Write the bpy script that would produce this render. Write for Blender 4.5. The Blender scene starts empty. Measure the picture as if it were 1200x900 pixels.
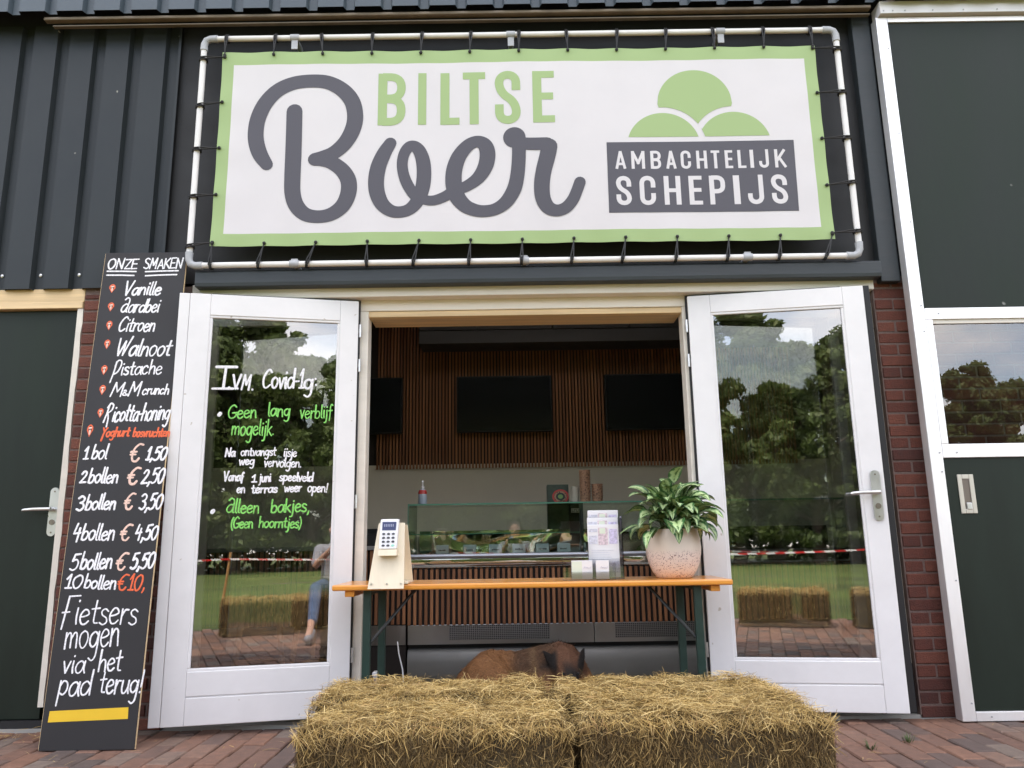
import bpy, bmesh, math, random
import numpy as np
from mathutils import Vector, Matrix, noise

R = math.radians
scene = bpy.context.scene
COL = scene.collection

# ------------------------------------------------------------------ camera
cam_data = bpy.data.cameras.new('camera')
cam = bpy.data.objects.new('camera', cam_data)
COL.objects.link(cam)
cam_data.sensor_fit = 'HORIZONTAL'
cam_data.sensor_width = 36.0
cam_data.lens = 26.994
cam_data.clip_start = 0.02
cam_data.clip_end = 500
CAM_POS = Vector((-0.0828, -4.5951, 1.0072))
PITCH, YAW, ROLL = 0.20137, 0.00116, -0.01572
fw = Vector((math.sin(YAW) * math.cos(PITCH), math.cos(YAW) * math.cos(PITCH), math.sin(PITCH)))
rt = Vector((math.cos(YAW), -math.sin(YAW), 0))
up = rt.cross(fw)
rt2 = math.cos(ROLL) * rt + math.sin(ROLL) * up
up2 = -math.sin(ROLL) * rt + math.cos(ROLL) * up
m = Matrix((rt2, up2, -fw)).transposed().to_4x4()
m.translation = CAM_POS
cam.matrix_world = m
scene.camera = cam

# ------------------------------------------------------------------ sky, sun, exposure
SUN_EL, SUN_AZ = R(56), R(335)          # azimuth measured clockwise from +Y
world = bpy.data.worlds.new('World')
scene.world = world
world.use_nodes = True
nt = world.node_tree
nt.nodes.clear()
out = nt.nodes.new('ShaderNodeOutputWorld')
bg = nt.nodes.new('ShaderNodeBackground')
sky = nt.nodes.new('ShaderNodeTexSky')
sky.sky_type = 'NISHITA'
sky.sun_disc = False
sky.sun_elevation = SUN_EL
sky.sun_rotation = SUN_AZ
sky.air_density = 1.0
sky.dust_density = 1.5
tc = nt.nodes.new('ShaderNodeTexCoord')
mp = nt.nodes.new('ShaderNodeMapping')
mp.inputs['Scale'].default_value = (1.0, 1.0, 2.4)
mp.inputs['Location'].default_value = (0.35, 0.1, 0.2)
nz = nt.nodes.new('ShaderNodeTexNoise')
nz.inputs['Scale'].default_value = 2.3
nz.inputs['Detail'].default_value = 9
nz.inputs['Roughness'].default_value = 0.58
rp = nt.nodes.new('ShaderNodeValToRGB')
rp.color_ramp.elements[0].position = 0.40
rp.color_ramp.elements[1].position = 0.70
mx = nt.nodes.new('ShaderNodeMix')
mx.data_type = 'RGBA'
mx.inputs[7].default_value = (9.6, 8.7, 7.9, 1)
nt.links.new(tc.outputs['Generated'], mp.inputs[0])
nt.links.new(mp.outputs[0], nz.inputs['Vector'])
nt.links.new(nz.outputs['Fac'], rp.inputs['Fac'])
nt.links.new(rp.outputs['Color'], mx.inputs[0])
nt.links.new(sky.outputs['Color'], mx.inputs[6])
nt.links.new(mx.outputs[2], bg.inputs['Color'])
bg.inputs['Strength'].default_value = 0.14
nt.links.new(bg.outputs[0], out.inputs['Surface'])

sun_data = bpy.data.lights.new('sun', 'SUN')
sun_data.energy = 2.6
sun_data.angle = R(0.6)
sun_data.color = (1.0, 0.93, 0.83)
sun = bpy.data.objects.new('sun', sun_data)
COL.objects.link(sun)
sd = Vector((math.sin(SUN_AZ) * math.cos(SUN_EL), math.cos(SUN_AZ) * math.cos(SUN_EL), math.sin(SUN_EL)))
sun.rotation_euler = sd.to_track_quat('Z', 'Y').to_euler()
sun.location = sd * 30

scene.view_settings.view_transform = 'Standard'
scene.view_settings.look = 'None'
scene.view_settings.gamma = 1
scene.view_settings.use_curve_mapping = False
scene.view_settings.exposure = 1.93
scene.render.resolution_x = 1024
scene.render.resolution_y = 768
scene.render.engine = 'CYCLES'
scene.cycles.max_bounces = 8
scene.cycles.transparent_max_bounces = 16
scene.cycles.caustics_reflective = False

# ------------------------------------------------------------------ materials
def mat(name, color, rough=0.6, metal=0.0, var=0.0, vscale=8.0, bump=0.0, bscale=60.0, spec=0.5,
        stretch=(1, 1, 1), coat=0.0, fleck=None, rnd=None, detail=6):
    """Principled material; var = large-scale value variation, bump = fine relief, rnd = ramp over the 'rnd' attribute."""
    mt = bpy.data.materials.new(name)
    mt.use_nodes = True
    t = mt.node_tree
    n, l = t.nodes, t.links
    b = n['Principled BSDF']
    b.inputs['Base Color'].default_value = (*color, 1)
    b.inputs['Roughness'].default_value = rough
    b.inputs['Metallic'].default_value = metal
    b.inputs['Specular IOR Level'].default_value = spec
    if coat:
        b.inputs['Coat Weight'].default_value = coat
        b.inputs['Coat Roughness'].default_value = 0.15
    tco = n.new('ShaderNodeTexCoord')
    mpp = n.new('ShaderNodeMapping')
    mpp.inputs['Scale'].default_value = stretch
    l.new(tco.outputs['Object'], mpp.inputs[0])
    colsock = None
    if rnd:
        at = n.new('ShaderNodeAttribute')
        at.attribute_name = 'rnd'
        cr = n.new('ShaderNodeValToRGB')
        cr.color_ramp.interpolation = 'LINEAR'
        els = cr.color_ramp.elements
        while len(els) < len(rnd):
            els.new(0.5)
        for e, (p, c) in zip(els, rnd):
            e.position = p
            e.color = (*c, 1)
        l.new(at.outputs['Fac'], cr.inputs['Fac'])
        colsock = cr.outputs['Color']
    if var:
        nn = n.new('ShaderNodeTexNoise')
        nn.inputs['Scale'].default_value = vscale
        nn.inputs['Detail'].default_value = detail
        nn.inputs['Roughness'].default_value = 0.65
        l.new(mpp.outputs[0], nn.inputs['Vector'])
        mr = n.new('ShaderNodeMapRange')
        mr.inputs['From Min'].default_value = 0.3
        mr.inputs['From Max'].default_value = 0.7
        mr.inputs['To Min'].default_value = 1 - var
        mr.inputs['To Max'].default_value = 1 + var
        l.new(nn.outputs['Fac'], mr.inputs['Value'])
        mm = n.new('ShaderNodeVectorMath')
        mm.operation = 'SCALE'
        if colsock:
            l.new(colsock, mm.inputs[0])
        else:
            mm.inputs[0].default_value = color
        l.new(mr.outputs[0], mm.inputs['Scale'])
        colsock = mm.outputs[0]
        rr = n.new('ShaderNodeMapRange')
        rr.inputs['From Min'].default_value = 0.3
        rr.inputs['From Max'].default_value = 0.7
        rr.inputs['To Min'].default_value = max(0.02, rough * 0.85)
        rr.inputs['To Max'].default_value = min(1, rough * 1.15)
        l.new(nn.outputs['Fac'], rr.inputs['Value'])
        l.new(rr.outputs[0], b.inputs['Roughness'])
    if fleck:
        fc, fs, ft = fleck          # colour, scale, threshold
        f = n.new('ShaderNodeTexNoise')
        f.inputs['Scale'].default_value = fs
        f.inputs['Detail'].default_value = 2
        l.new(tco.outputs['Object'], f.inputs['Vector'])
        fr = n.new('ShaderNodeValToRGB')
        fr.color_ramp.elements[0].position = ft
        fr.color_ramp.elements[1].position = min(1, ft + 0.02)
        l.new(f.outputs['Fac'], fr.inputs['Fac'])
        fm = n.new('ShaderNodeMix')
        fm.data_type = 'RGBA'
        l.new(fr.outputs['Color'], fm.inputs[0])
        if colsock:
            l.new(colsock, fm.inputs[6])
        else:
            fm.inputs[6].default_value = (*color, 1)
        fm.inputs[7].default_value = (*fc, 1)
        colsock = fm.outputs[2]
    if colsock:
        l.new(colsock, b.inputs['Base Color'])
    if bump:
        bn = n.new('ShaderNodeTexNoise')
        bn.inputs['Scale'].default_value = bscale
        bn.inputs['Detail'].default_value = 5
        l.new(mpp.outputs[0], bn.inputs['Vector'])
        bb = n.new('ShaderNodeBump')
        bb.inputs['Strength'].default_value = bump
        bb.inputs['Distance'].default_value = 0.01
        l.new(bn.outputs['Fac'], bb.inputs['Height'])
        l.new(bb.outputs[0], b.inputs['Normal'])
    return mt


def glass_mat(name, ior=1.5, tint=(0.93, 0.97, 0.95), boost=1.0, wav=0.0):
    """Window pane: fresnel mix of see-through and mirror reflection."""
    mt = bpy.data.materials.new(name)
    mt.use_nodes = True
    t = mt.node_tree
    n, l = t.nodes, t.links
    n.clear()
    o = n.new('ShaderNodeOutputMaterial')
    tr = n.new('ShaderNodeBsdfTransparent')
    tr.inputs['Color'].default_value = (*tint, 1)
    gl = n.new('ShaderNodeBsdfGlossy')
    gl.inputs['Roughness'].default_value = 0.0
    fr = n.new('ShaderNodeFresnel')
    fr.inputs['IOR'].default_value = ior
    ml = n.new('ShaderNodeMath')
    ml.operation = 'MULTIPLY'
    ml.use_clamp = True
    ml.inputs[1].default_value = boost
    l.new(fr.outputs[0], ml.inputs[0])
    mi = n.new('ShaderNodeMixShader')
    l.new(ml.outputs[0], mi.inputs[0])
    l.new(tr.outputs[0], mi.inputs[1])
    l.new(gl.outputs[0], mi.inputs[2])
    if wav:
        tco = n.new('ShaderNodeTexCoord')
        nn = n.new('ShaderNodeTexNoise')
        nn.inputs['Scale'].default_value = 1.7
        nn.inputs['Detail'].default_value = 1
        l.new(tco.outputs['Object'], nn.inputs['Vector'])
        bb = n.new('ShaderNodeBump')
        bb.inputs['Strength'].default_value = wav
        bb.inputs['Distance'].default_value = 0.01
        l.new(nn.outputs['Fac'], bb.inputs['Height'])
        l.new(bb.outputs[0], gl.inputs['Normal'])
    l.new(mi.outputs[0], o.inputs['Surface'])
    return mt


M = {}
M['clad'] = mat('slate_sheet', (0.026, 0.031, 0.034), 0.42, var=0.14, vscale=1.6, bump=0.04, bscale=14, spec=0.3, fleck=((0.5, 0.48, 0.42), 9.0, 0.775))
M['fascia'] = mat('blue_sheet', (0.065, 0.085, 0.105), 0.4, var=0.12, vscale=2.0)
M['black'] = mat('black_panel', (0.010, 0.010, 0.011), 0.65, var=0.25, vscale=2.5, bump=0.05)
M['beam'] = mat('painted_beam', (0.03, 0.037, 0.042), 0.5, var=0.22, vscale=5, stretch=(0.25, 2, 2), bump=0.12, bscale=20)
M['green'] = mat('green_black_panel', (0.011, 0.0185, 0.0125), 0.5, spec=0.28, var=0.28, vscale=2.6, stretch=(1.6, 1.6, .35), fleck=((0.3, 0.3, 0.28), 6.0, 0.79))
M['white'] = mat('white_paint', (0.80, 0.79, 0.79), 0.34, var=0.05, vscale=3, bump=0.03, bscale=25, fleck=((0.55, 0.51, 0.46), 21, 0.735))
M['cream'] = mat('cream_paint', (0.79, 0.74, 0.65), 0.45, var=0.07, vscale=4, stretch=(0.4, 1, 3), bump=0.05, bscale=30)
M['cream2'] = mat('weathered_jamb', (0.62, 0.57, 0.47), 0.55, var=0.16, vscale=9, bump=0.15, bscale=40, fleck=((0.16, 0.10, 0.06), 14, 0.73))
M['rawwood'] = mat('raw_pine', (0.74, 0.55, 0.31), 0.55, var=0.2, vscale=4, stretch=(0.35, 6, 6), bump=0.08, bscale=30)
M['brick'] = mat('red_brick', (0.16, 0.04, 0.03), 0.85, var=0.22, vscale=30, bump=0.6, bscale=140,
                 rnd=[(0.0, (0.085, 0.032, 0.026)), (0.45, (0.145, 0.049, 0.034)), (1.0, (0.21, 0.076, 0.05))])
M['mortar'] = mat('mortar', (0.19, 0.135, 0.118), 0.95, var=0.25, vscale=40, bump=0.7, bscale=160)
M['paver'] = mat('clinker_paver', (0.2, 0.11, 0.09), 0.8, var=0.26, vscale=22, bump=0.5, bscale=120,
                 rnd=[(0.0, (0.11, 0.082, 0.072)), (0.35, (0.17, 0.098, 0.072)), (0.7, (0.225, 0.118, 0.078)), (1.0, (0.19, 0.145, 0.118))])
M['sand'] = mat('joint_sand', (0.10, 0.08, 0.06), 1.0, var=0.4, vscale=25, bump=0.6, bscale=200)
M['alu'] = mat('brushed_aluminium', (0.90, 0.89, 0.89), 0.5, 0.8, var=0.06, vscale=5, bump=0.03, bscale=40, stretch=(1, 1, 0.2))
M['steel'] = mat('stainless_steel', (0.52, 0.52, 0.51), 0.34, 1.0, var=0.06, vscale=4, bump=0.04, bscale=4)
M['mirror'] = mat('polished_steel', (0.85, 0.84, 0.78), 0.06, 1.0, bump=0.12, bscale=4)
M['chrome'] = mat('satin_handle', (0.66, 0.66, 0.65), 0.32, 0.85, var=0.05)
M['pvc'] = mat('white_pvc', (0.80, 0.78, 0.76), 0.35, var=0.05, vscale=8)
M['pvcgrey'] = mat('grey_fitting', (0.42, 0.43, 0.45), 0.5, var=0.1, vscale=20)
M['rubber'] = mat('black_rubber', (0.012, 0.012, 0.013), 0.55)
M['banner'] = mat('banner_white', (0.66, 0.63, 0.64), 0.45, var=0.03, vscale=2, bump=0.16, bscale=2.2)
M['bgreen'] = mat('banner_green', (0.33, 0.45, 0.19), 0.5)
M['logo'] = mat('logo_slate', (0.072, 0.068, 0.084), 0.5)
M['board'] = mat('chalkboard', (0.016, 0.0145, 0.016), 0.6, var=0.25, vscale=3, bump=0.03)
M['paintw'] = mat('white_marker', (0.82, 0.81, 0.83), 0.6, var=0.32, vscale=110)
M['painto'] = mat('orange_marker', (0.78, 0.13, 0.04), 0.6, var=0.32, vscale=110)
M['paintp'] = mat('pale_orange_marker', (0.80, 0.55, 0.45), 0.6, var=0.32, vscale=110)
M['paintg'] = mat('green_marker', (0.22, 0.62, 0.12), 0.6, var=0.32, vscale=110)
M['yellow'] = mat('yellow_paint', (0.78, 0.50, 0.02), 0.55, var=0.04)
M['glass'] = glass_mat('window_glass', 1.5, (0.80, 0.83, 0.81), boost=7.0, wav=0.012)
M['glass3'] = glass_mat('clear_window_glass', 1.5, boost=4.0, wav=0.012)
M['glass2'] = glass_mat('display_glass', 1.5, (0.93, 0.98, 0.94), boost=1.8)
M['acrylic'] = glass_mat('clear_acrylic', 1.49, (0.95, 0.95, 0.96), boost=1.5)
M['glassedge'] = mat('glass_edge', (0.10, 0.26, 0.18), 0.2)
M['table'] = mat('varnished_pine', (0.74, 0.30, 0.045), 0.3, var=0.16, vscale=3.5, stretch=(0.6, 7, 7), bump=0.02, bscale=30, coat=0.6)
M['tgreen'] = mat('green_steel', (0.013, 0.036, 0.027), 0.45, var=0.2, vscale=15)
M['dsteel'] = mat('dark_steel', (0.03, 0.032, 0.032), 0.4, 0.5)
M['ply'] = mat('birch_ply', (0.80, 0.71, 0.54), 0.55, var=0.07, vscale=5, stretch=(3, 3, 0.5), bump=0.03)
M['plastic'] = mat('white_plastic', (0.78, 0.78, 0.80), 0.35)
M['screen'] = mat('reader_screen', (0.05, 0.055, 0.13), 0.2)
M['greyblue'] = mat('lcd_text', (0.28, 0.30, 0.42), 0.4)
M['key'] = mat('dark_key', (0.06, 0.06, 0.07), 0.5)
M['keygreen'] = mat('green_key', (0.3, 0.62, 0.5), 0.5)
M['paper'] = mat('paper', (0.78, 0.77, 0.78), 0.7)
M['lilac'] = mat('lilac_print', (0.60, 0.55, 0.74), 0.7, var=0.35, vscale=70)
M['greyprint'] = mat('grey_print', (0.60, 0.60, 0.68), 0.7, var=0.3, vscale=80)
M['pinkprint'] = mat('pink_print', (0.66, 0.54, 0.58), 0.7, var=0.45, vscale=70)
M['palegreen'] = mat('pale_green_card', (0.70, 0.76, 0.62), 0.7)
M['slat'] = mat('oak_slat', (0.21, 0.088, 0.034), 0.55, var=0.3, vscale=5, stretch=(8, 8, 0.35),
                rnd=[(0.0, (0.20, 0.08, 0.034)), (1.0, (0.34, 0.15, 0.065))])
M['felt'] = mat('black_felt', (0.024, 0.018, 0.015), 0.9)
M['beige'] = mat('beige_wall', (0.60, 0.56, 0.46), 0.8, var=0.04, vscale=2)
M['dark'] = mat('dark_interior', (0.03, 0.029, 0.028), 0.7, var=0.1)
M['ceil'] = mat('anthracite_panel', (0.05, 0.05, 0.05), 0.6, var=0.1)
M['floor'] = mat('interior_concrete', (0.36, 0.35, 0.33), 0.5, var=0.1, vscale=2)
M['tv'] = mat('screen_off', (0.010, 0.013, 0.016), 0.22)
M['grille'] = mat('steel_mesh', (0.36, 0.35, 0.34), 0.4, 0.9)
M['tag'] = mat('grey_tag', (0.50, 0.57, 0.62), 0.5)
M['ink'] = mat('ink', (0.03, 0.03, 0.035), 0.6)
M['kraft'] = mat('printed_cup', (0.42, 0.24, 0.14), 0.7, fleck=((0.12, 0.06, 0.03), 90, 0.55), var=0.1)
M['palecup'] = mat('pale_cup', (0.5, 0.46, 0.36), 0.6)
M['red'] = mat('red_cap', (0.5, 0.05, 0.04), 0.4)
M['bluegrey'] = mat('bottle_label', (0.42, 0.48, 0.54), 0.4)
M['blue'] = mat('blue_plastic', (0.03, 0.08, 0.35), 0.35)
M['darkgreen'] = mat('printed_tin', (0.03, 0.05, 0.03), 0.4, var=0.4, vscale=40)
M['soil'] = mat('potting_soil', (0.02, 0.014, 0.01), 1.0, bump=0.8, bscale=120)


def pot_material():
    mt = mat('speckled_pot', (0.72, 0.64, 0.56), 0.6, var=0.05, vscale=12, bump=0.15, bscale=90)
    t = mt.node_tree
    n, l = t.nodes, t.links
    b = n['Principled BSDF']
    tco = n.new('ShaderNodeTexCoord')
    vo = n.new('ShaderNodeTexVoronoi')
    vo.inputs['Scale'].default_value = 190
    vo.inputs['Randomness'].default_value = 1.0
    nn = n.new('ShaderNodeTexNoise')
    nn.inputs['Scale'].default_value = 30
    sp = n.new('ShaderNodeSeparateXYZ')
    l.new(tco.outputs['Object'], vo.inputs['Vector'])
    l.new(tco.outputs['Object'], nn.inputs['Vector'])
    l.new(tco.outputs['Object'], sp.inputs[0])
    # spots only on the lower, peach glazed half
    zr = n.new('ShaderNodeMapRange')
    zr.inputs['From Min'].default_value = 0.155
    zr.inputs['From Max'].default_value = 0.125
    l.new(sp.outputs['Z'], zr.inputs['Value'])
    ad = n.new('ShaderNodeMath')
    ad.operation = 'MULTIPLY'
    l.new(nn.outputs['Fac'], ad.inputs[0])
    ad.inputs[1].default_value = 0.85
    ls = n.new('ShaderNodeMath')
    ls.operation = 'LESS_THAN'
    l.new(vo.outputs['Distance'], ls.inputs[0])
    l.new(ad.outputs[0], ls.inputs[1])
    th = n.new('ShaderNodeMath')
    th.operation = 'LESS_THAN'
    l.new(vo.outputs['Color'], th.inputs[0])
    th.inputs[1].default_value = 0.38
    m1 = n.new('ShaderNodeMath'); m1.operation = 'MULTIPLY'
    m2 = n.new('ShaderNodeMath'); m2.operation = 'MULTIPLY'
    l.new(ls.outputs[0], m1.inputs[0]); l.new(th.outputs[0], m1.inputs[1])
    l.new(m1.outputs[0], m2.inputs[0]); l.new(zr.outputs[0], m2.inputs[1])
    body = n.new('ShaderNodeMix'); body.data_type = 'RGBA'
    l.new(zr.outputs[0], body.inputs[0])
    body.inputs[6].default_value = (0.72, 0.63, 0.54, 1)
    body.inputs[7].default_value = (0.74, 0.62, 0.55, 1)
    mi = n.new('ShaderNodeMix'); mi.data_type = 'RGBA'
    l.new(m2.outputs[0], mi.inputs[0])
    l.new(body.outputs[2], mi.inputs[6])
    mi.inputs[7].default_value = (0.20, 0.11, 0.12, 1)
    l.new(mi.outputs[2], b.inputs['Base Color'])
    return mt


M['pot'] = pot_material()


def leaf_material():
    """Silver-green variegated leaf: dark edge and veins, pale centre (uses the leaf UVs)."""
    mt = mat('variegated_leaf', (0.06, 0.13, 0.04), 0.38)
    t = mt.node_tree
    n, l = t.nodes, t.links
    b = n['Principled BSDF']
    uv = n.new('ShaderNodeUVMap')
    sp = n.new('ShaderNodeSeparateXYZ')
    l.new(uv.outputs[0], sp.inputs[0])
    a = n.new('ShaderNodeMath'); a.operation = 'SUBTRACT'; a.inputs[1].default_value = 0.5
    l.new(sp.outputs['X'], a.inputs[0])
    ab = n.new('ShaderNodeMath'); ab.operation = 'ABSOLUTE'
    l.new(a.outputs[0], ab.inputs[0])
    tco = n.new('ShaderNodeTexCoord')
    nn = n.new('ShaderNodeTexNoise'); nn.inputs['Scale'].default_value = 55; nn.inputs['Detail'].default_value = 3
    l.new(tco.outputs['Object'], nn.inputs['Vector'])
    ns = n.new('ShaderNodeMath'); ns.operation = 'MULTIPLY_ADD'; ns.inputs[1].default_value = 0.55; ns.inputs[2].default_value = -0.28
    l.new(nn.outputs['Fac'], ns.inputs[0])
    s2 = n.new('ShaderNodeMath'); s2.operation = 'ADD'
    l.new(ab.outputs[0], s2.inputs[0]); l.new(ns.outputs[0], s2.inputs[1])
    cr = n.new('ShaderNodeValToRGB')
    e = cr.color_ramp.elements
    e[0].position = 0.0; e[0].color = (0.06, 0.125, 0.03, 1)
    e[1].position = 0.08; e[1].color = (0.33, 0.44, 0.19, 1)
    e.new(0.26).color = (0.40, 0.50, 0.25, 1)
    e.new(0.36).color = (0.06, 0.15, 0.045, 1)
    e.new(0.5).color = (0.035, 0.10, 0.03, 1)
    l.new(s2.outputs[0], cr.inputs['Fac'])
    at = n.new('ShaderNodeAttribute'); at.attribute_name = 'rnd'
    sc = n.new('ShaderNodeMapRange'); sc.inputs['To Min'].default_value = 0.75; sc.inputs['To Max'].default_value = 1.3
    l.new(at.outputs['Fac'], sc.inputs['Value'])
    vm = n.new('ShaderNodeVectorMath'); vm.operation = 'SCALE'
    l.new(cr.outputs['Color'], vm.inputs[0]); l.new(sc.outputs[0], vm.inputs['Scale'])
    l.new(vm.outputs[0], b.inputs['Base Color'])
    return mt


M['leaf'] = leaf_material()
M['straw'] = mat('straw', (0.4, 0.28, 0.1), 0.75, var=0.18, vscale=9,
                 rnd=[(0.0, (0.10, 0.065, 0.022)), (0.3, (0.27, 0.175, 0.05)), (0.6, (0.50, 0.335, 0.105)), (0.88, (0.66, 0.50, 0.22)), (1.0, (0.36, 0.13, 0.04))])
M['straw_side'] = mat('shaded_pressed_straw', (0.2, 0.15, 0.06), 0.85, var=0.3, vscale=7,  # bale sides: pressed straw tone, with shade from above put into the colour
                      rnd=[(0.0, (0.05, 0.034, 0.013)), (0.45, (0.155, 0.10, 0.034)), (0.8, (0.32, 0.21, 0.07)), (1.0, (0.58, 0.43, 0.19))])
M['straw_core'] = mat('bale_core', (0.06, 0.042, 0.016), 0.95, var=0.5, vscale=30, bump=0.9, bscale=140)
M['grass'] = mat('lawn', (0.075, 0.105, 0.018), 0.9, var=0.45, vscale=.5, bump=0.5, bscale=80)
M['treeleaf'] = mat('tree_leaf', (0.05, 0.085, 0.02), 0.6,
                    rnd=[(0.0, (0.06, 0.09, 0.02)), (0.6, (0.10, 0.14, 0.032)), (1.0, (0.15, 0.18, 0.05))])
_t = M['treeleaf'].node_tree
_b = _t.nodes['Principled BSDF']
_tr = _t.nodes.new('ShaderNodeBsdfTranslucent')
_mx = _t.nodes.new('ShaderNodeMixShader')
_mx.inputs[0].default_value = 0.4
_t.links.new(_b.inputs['Base Color'].links[0].from_socket, _tr.inputs['Color'])
_t.links.new(_b.outputs[0], _mx.inputs[1])
_t.links.new(_tr.outputs[0], _mx.inputs[2])
_t.links.new(_mx.outputs[0], _t.nodes['Material Output'].inputs['Surface'])
M['bark'] = mat('bark', (0.07, 0.05, 0.035), 0.9, var=0.3, vscale=6, bump=0.6, bscale=30)
M['skin'] = mat('skin', (0.55, 0.32, 0.23), 0.5)
M['tee'] = mat('grey_tee', (0.28, 0.28, 0.31), 0.85, var=0.1, vscale=20)
M['jeans'] = mat('denim', (0.07, 0.11, 0.20), 0.85, var=0.3, vscale=10)
M['sneaker'] = mat('canvas_shoe', (0.22, 0.23, 0.26), 0.8, var=0.3, vscale=25)
M['hair'] = mat('brown_hair', (0.05, 0.03, 0.02), 0.6)
M['tape'] = None
M['stool'] = mat('oiled_beech', (0.42, 0.22, 0.08), 0.5, var=0.2, vscale=6, stretch=(4, 4, 0.5))


# ------------------------------------------------------------------ mesh helpers
class MB:
    """Collects shapes; build() links them as ONE mesh object."""
    def __init__(self):
        self.v, self.f, self.r, self.mi = [], [], [], []
        self.cur_r, self.cur_m = 0.5, 0

    def add(self, vs, fs):
        o = len(self.v)
        self.v.extend([tuple(p) for p in vs])
        for f in fs:
            self.f.append([i + o for i in f])
            self.r.append(self.cur_r)
            self.mi.append(self.cur_m)
        return self

    def box(self, x0, x1, y0, y1, z0, z1):
        return self.add([(x0, y0, z0), (x1, y0, z0), (x1, y1, z0), (x0, y1, z0), (x0, y0, z1), (x1, y0, z1), (x1, y1, z1), (x0, y1, z1)],
                        [(0, 3, 2, 1), (4, 5, 6, 7), (0, 1, 5, 4), (1, 2, 6, 5), (2, 3, 7, 6), (3, 0, 4, 7)])

    def prism(self, poly, d0, d1, fn):
        """poly (a, b) counter-clockwise, extruded from depth d0 to d1; fn maps (a, b, d) to a point."""
        n = len(poly)
        vs = [fn(a, b, d0) for a, b in poly] + [fn(a, b, d1) for a, b in poly]
        fs = [tuple(range(n))[::-1], tuple(range(n, 2 * n))]
        fs += [(i, (i + 1) % n, (i + 1) % n + n, i + n) for i in range(n)]
        return self.add(vs, fs)

    def tube(self, pts, rad, n=10, caps=True, flat=None):
        pts = [Vector(p) for p in pts]
        if not hasattr(rad, '__len__'):
            rad = [rad] * len(pts)
        vs, prev = [], None
        for i, p in enumerate(pts):
            d = (pts[min(i + 1, len(pts) - 1)] - pts[max(i - 1, 0)]).normalized()
            if prev is None:
                a = Vector((0, 0, 1)) if abs(d.z) < 0.9 else Vector((1, 0, 0))
                u = d.cross(a).normalized()
            else:
                u = (prev - d * prev.dot(d)).normalized()
            prev = u
            w = d.cross(u)
            for k in range(n):
                t = 2 * math.pi * k / n
                vs.append(p + (u * math.cos(t) + w * math.sin(t)) * rad[i])
        fs = []
        for i in range(len(pts) - 1):
            for k in range(n):
                fs.append((i * n + k, i * n + (k + 1) % n, (i + 1) * n + (k + 1) % n, (i + 1) * n + k))
        if caps:
            fs.append(tuple(range(n))[::-1])
            fs.append(tuple((len(pts) - 1) * n + k for k in range(n)))
        return self.add(vs, fs)

    def lathe(self, prof, c=(0, 0, 0), n=32, caps=True):
        vs = []
        for r, z in prof:
            for k in range(n):
                t = 2 * math.pi * k / n
                vs.append((c[0] + r * math.cos(t), c[1] + r * math.sin(t), c[2] + z))
        fs = []
        for i in range(len(prof) - 1):
            for k in range(n):
                fs.append((i * n + k, i * n + (k + 1) % n, (i + 1) * n + (k + 1) % n, (i + 1) * n + k))
        if caps:
            fs.append(tuple(range(n))[::-1])
            fs.append(tuple((len(prof) - 1) * n + k for k in range(n)))
        return self.add(vs, fs)

    def build(self, name, material, parent=None, bevel=0.0, smooth=False, loc=None, rot=None, seg=2):
        me = bpy.data.meshes.new(name)
        me.from_pydata(self.v, [], self.f)
        mats = material if isinstance(material, (list, tuple)) else [material]
        for mm_ in mats:
            me.materials.append(mm_)
        a = me.attributes.new('rnd', 'FLOAT', 'FACE')
        a.data.foreach_set('value', self.r)
        if len(mats) > 1:
            me.polygons.foreach_set('material_index', self.mi)
        if bevel:
            bm = bmesh.new()
            bm.from_mesh(me)
            es = [e for e in bm.edges if len(e.link_faces) == 2 and e.calc_face_angle(0) > 0.6]
            bmesh.ops.bevel(bm, geom=es, offset=bevel, segments=seg, affect='EDGES', profile=0.5, clamp_overlap=True)
            bm.to_mesh(me)
            bm.free()
        me.update()
        ob = bpy.data.objects.new(name, me)
        COL.objects.link(ob)
        if parent:
            ob.parent = parent
        if loc is not None:
            ob.location = loc
        if rot is not None:
            ob.rotation_euler = rot
        if smooth:
            me.polygons.foreach_set('use_smooth', [True] * len(me.polygons))
            if smooth != 'all':
                es = me.edges
                bm = bmesh.new(); bm.from_mesh(me)
                for e in bm.edges:
                    if len(e.link_faces) == 2 and e.calc_face_angle(0) > R(38):
                        e.smooth = False
                bm.to_mesh(me); bm.free()
        return ob


def tag(o, label=None, cat=None, group=None, kind=None):
    if label: o['label'] = label
    if cat: o['category'] = cat
    if group: o['group'] = group
    if kind: o['kind'] = kind
    return o


def thing(name, label, cat, loc=(0, 0, 0), rz=0.0, group=None):
    o = bpy.data.objects.new(name, None)
    o.empty_display_size = 0.1
    COL.objects.link(o)
    o.location = loc
    o.rotation_euler = (0, 0, rz)
    return tag(o, label, cat, group)


def copy_tree(o, parent=None):
    c = o.copy()
    COL.objects.link(c)
    c.parent = parent
    for ch in list(o.children):
        copy_tree(ch, c)
    return c


def XZ(y):
    return lambda a, b, d: (a, y + d, b)


# ------------------------------------------------------------------ pen strokes and lettering
def smooth_pts(pts, sub=6):
    P = np.array(pts, float)
    if len(P) < 3:
        return P
    E = np.vstack([2 * P[0] - P[1], P, 2 * P[-1] - P[-2]])
    o = []
    for i in range(1, len(E) - 2):
        p0, p1, p2, p3 = E[i - 1:i + 3]
        for k in range(sub):
            t = k / sub
            o.append(0.5 * (2 * p1 + (p2 - p0) * t + (2 * p0 - 5 * p1 + 4 * p2 - p3) * t * t + (3 * p1 - p0 - 3 * p2 + p3) * t ** 3))
    o.append(P[-1])
    return np.array(o)


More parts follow.
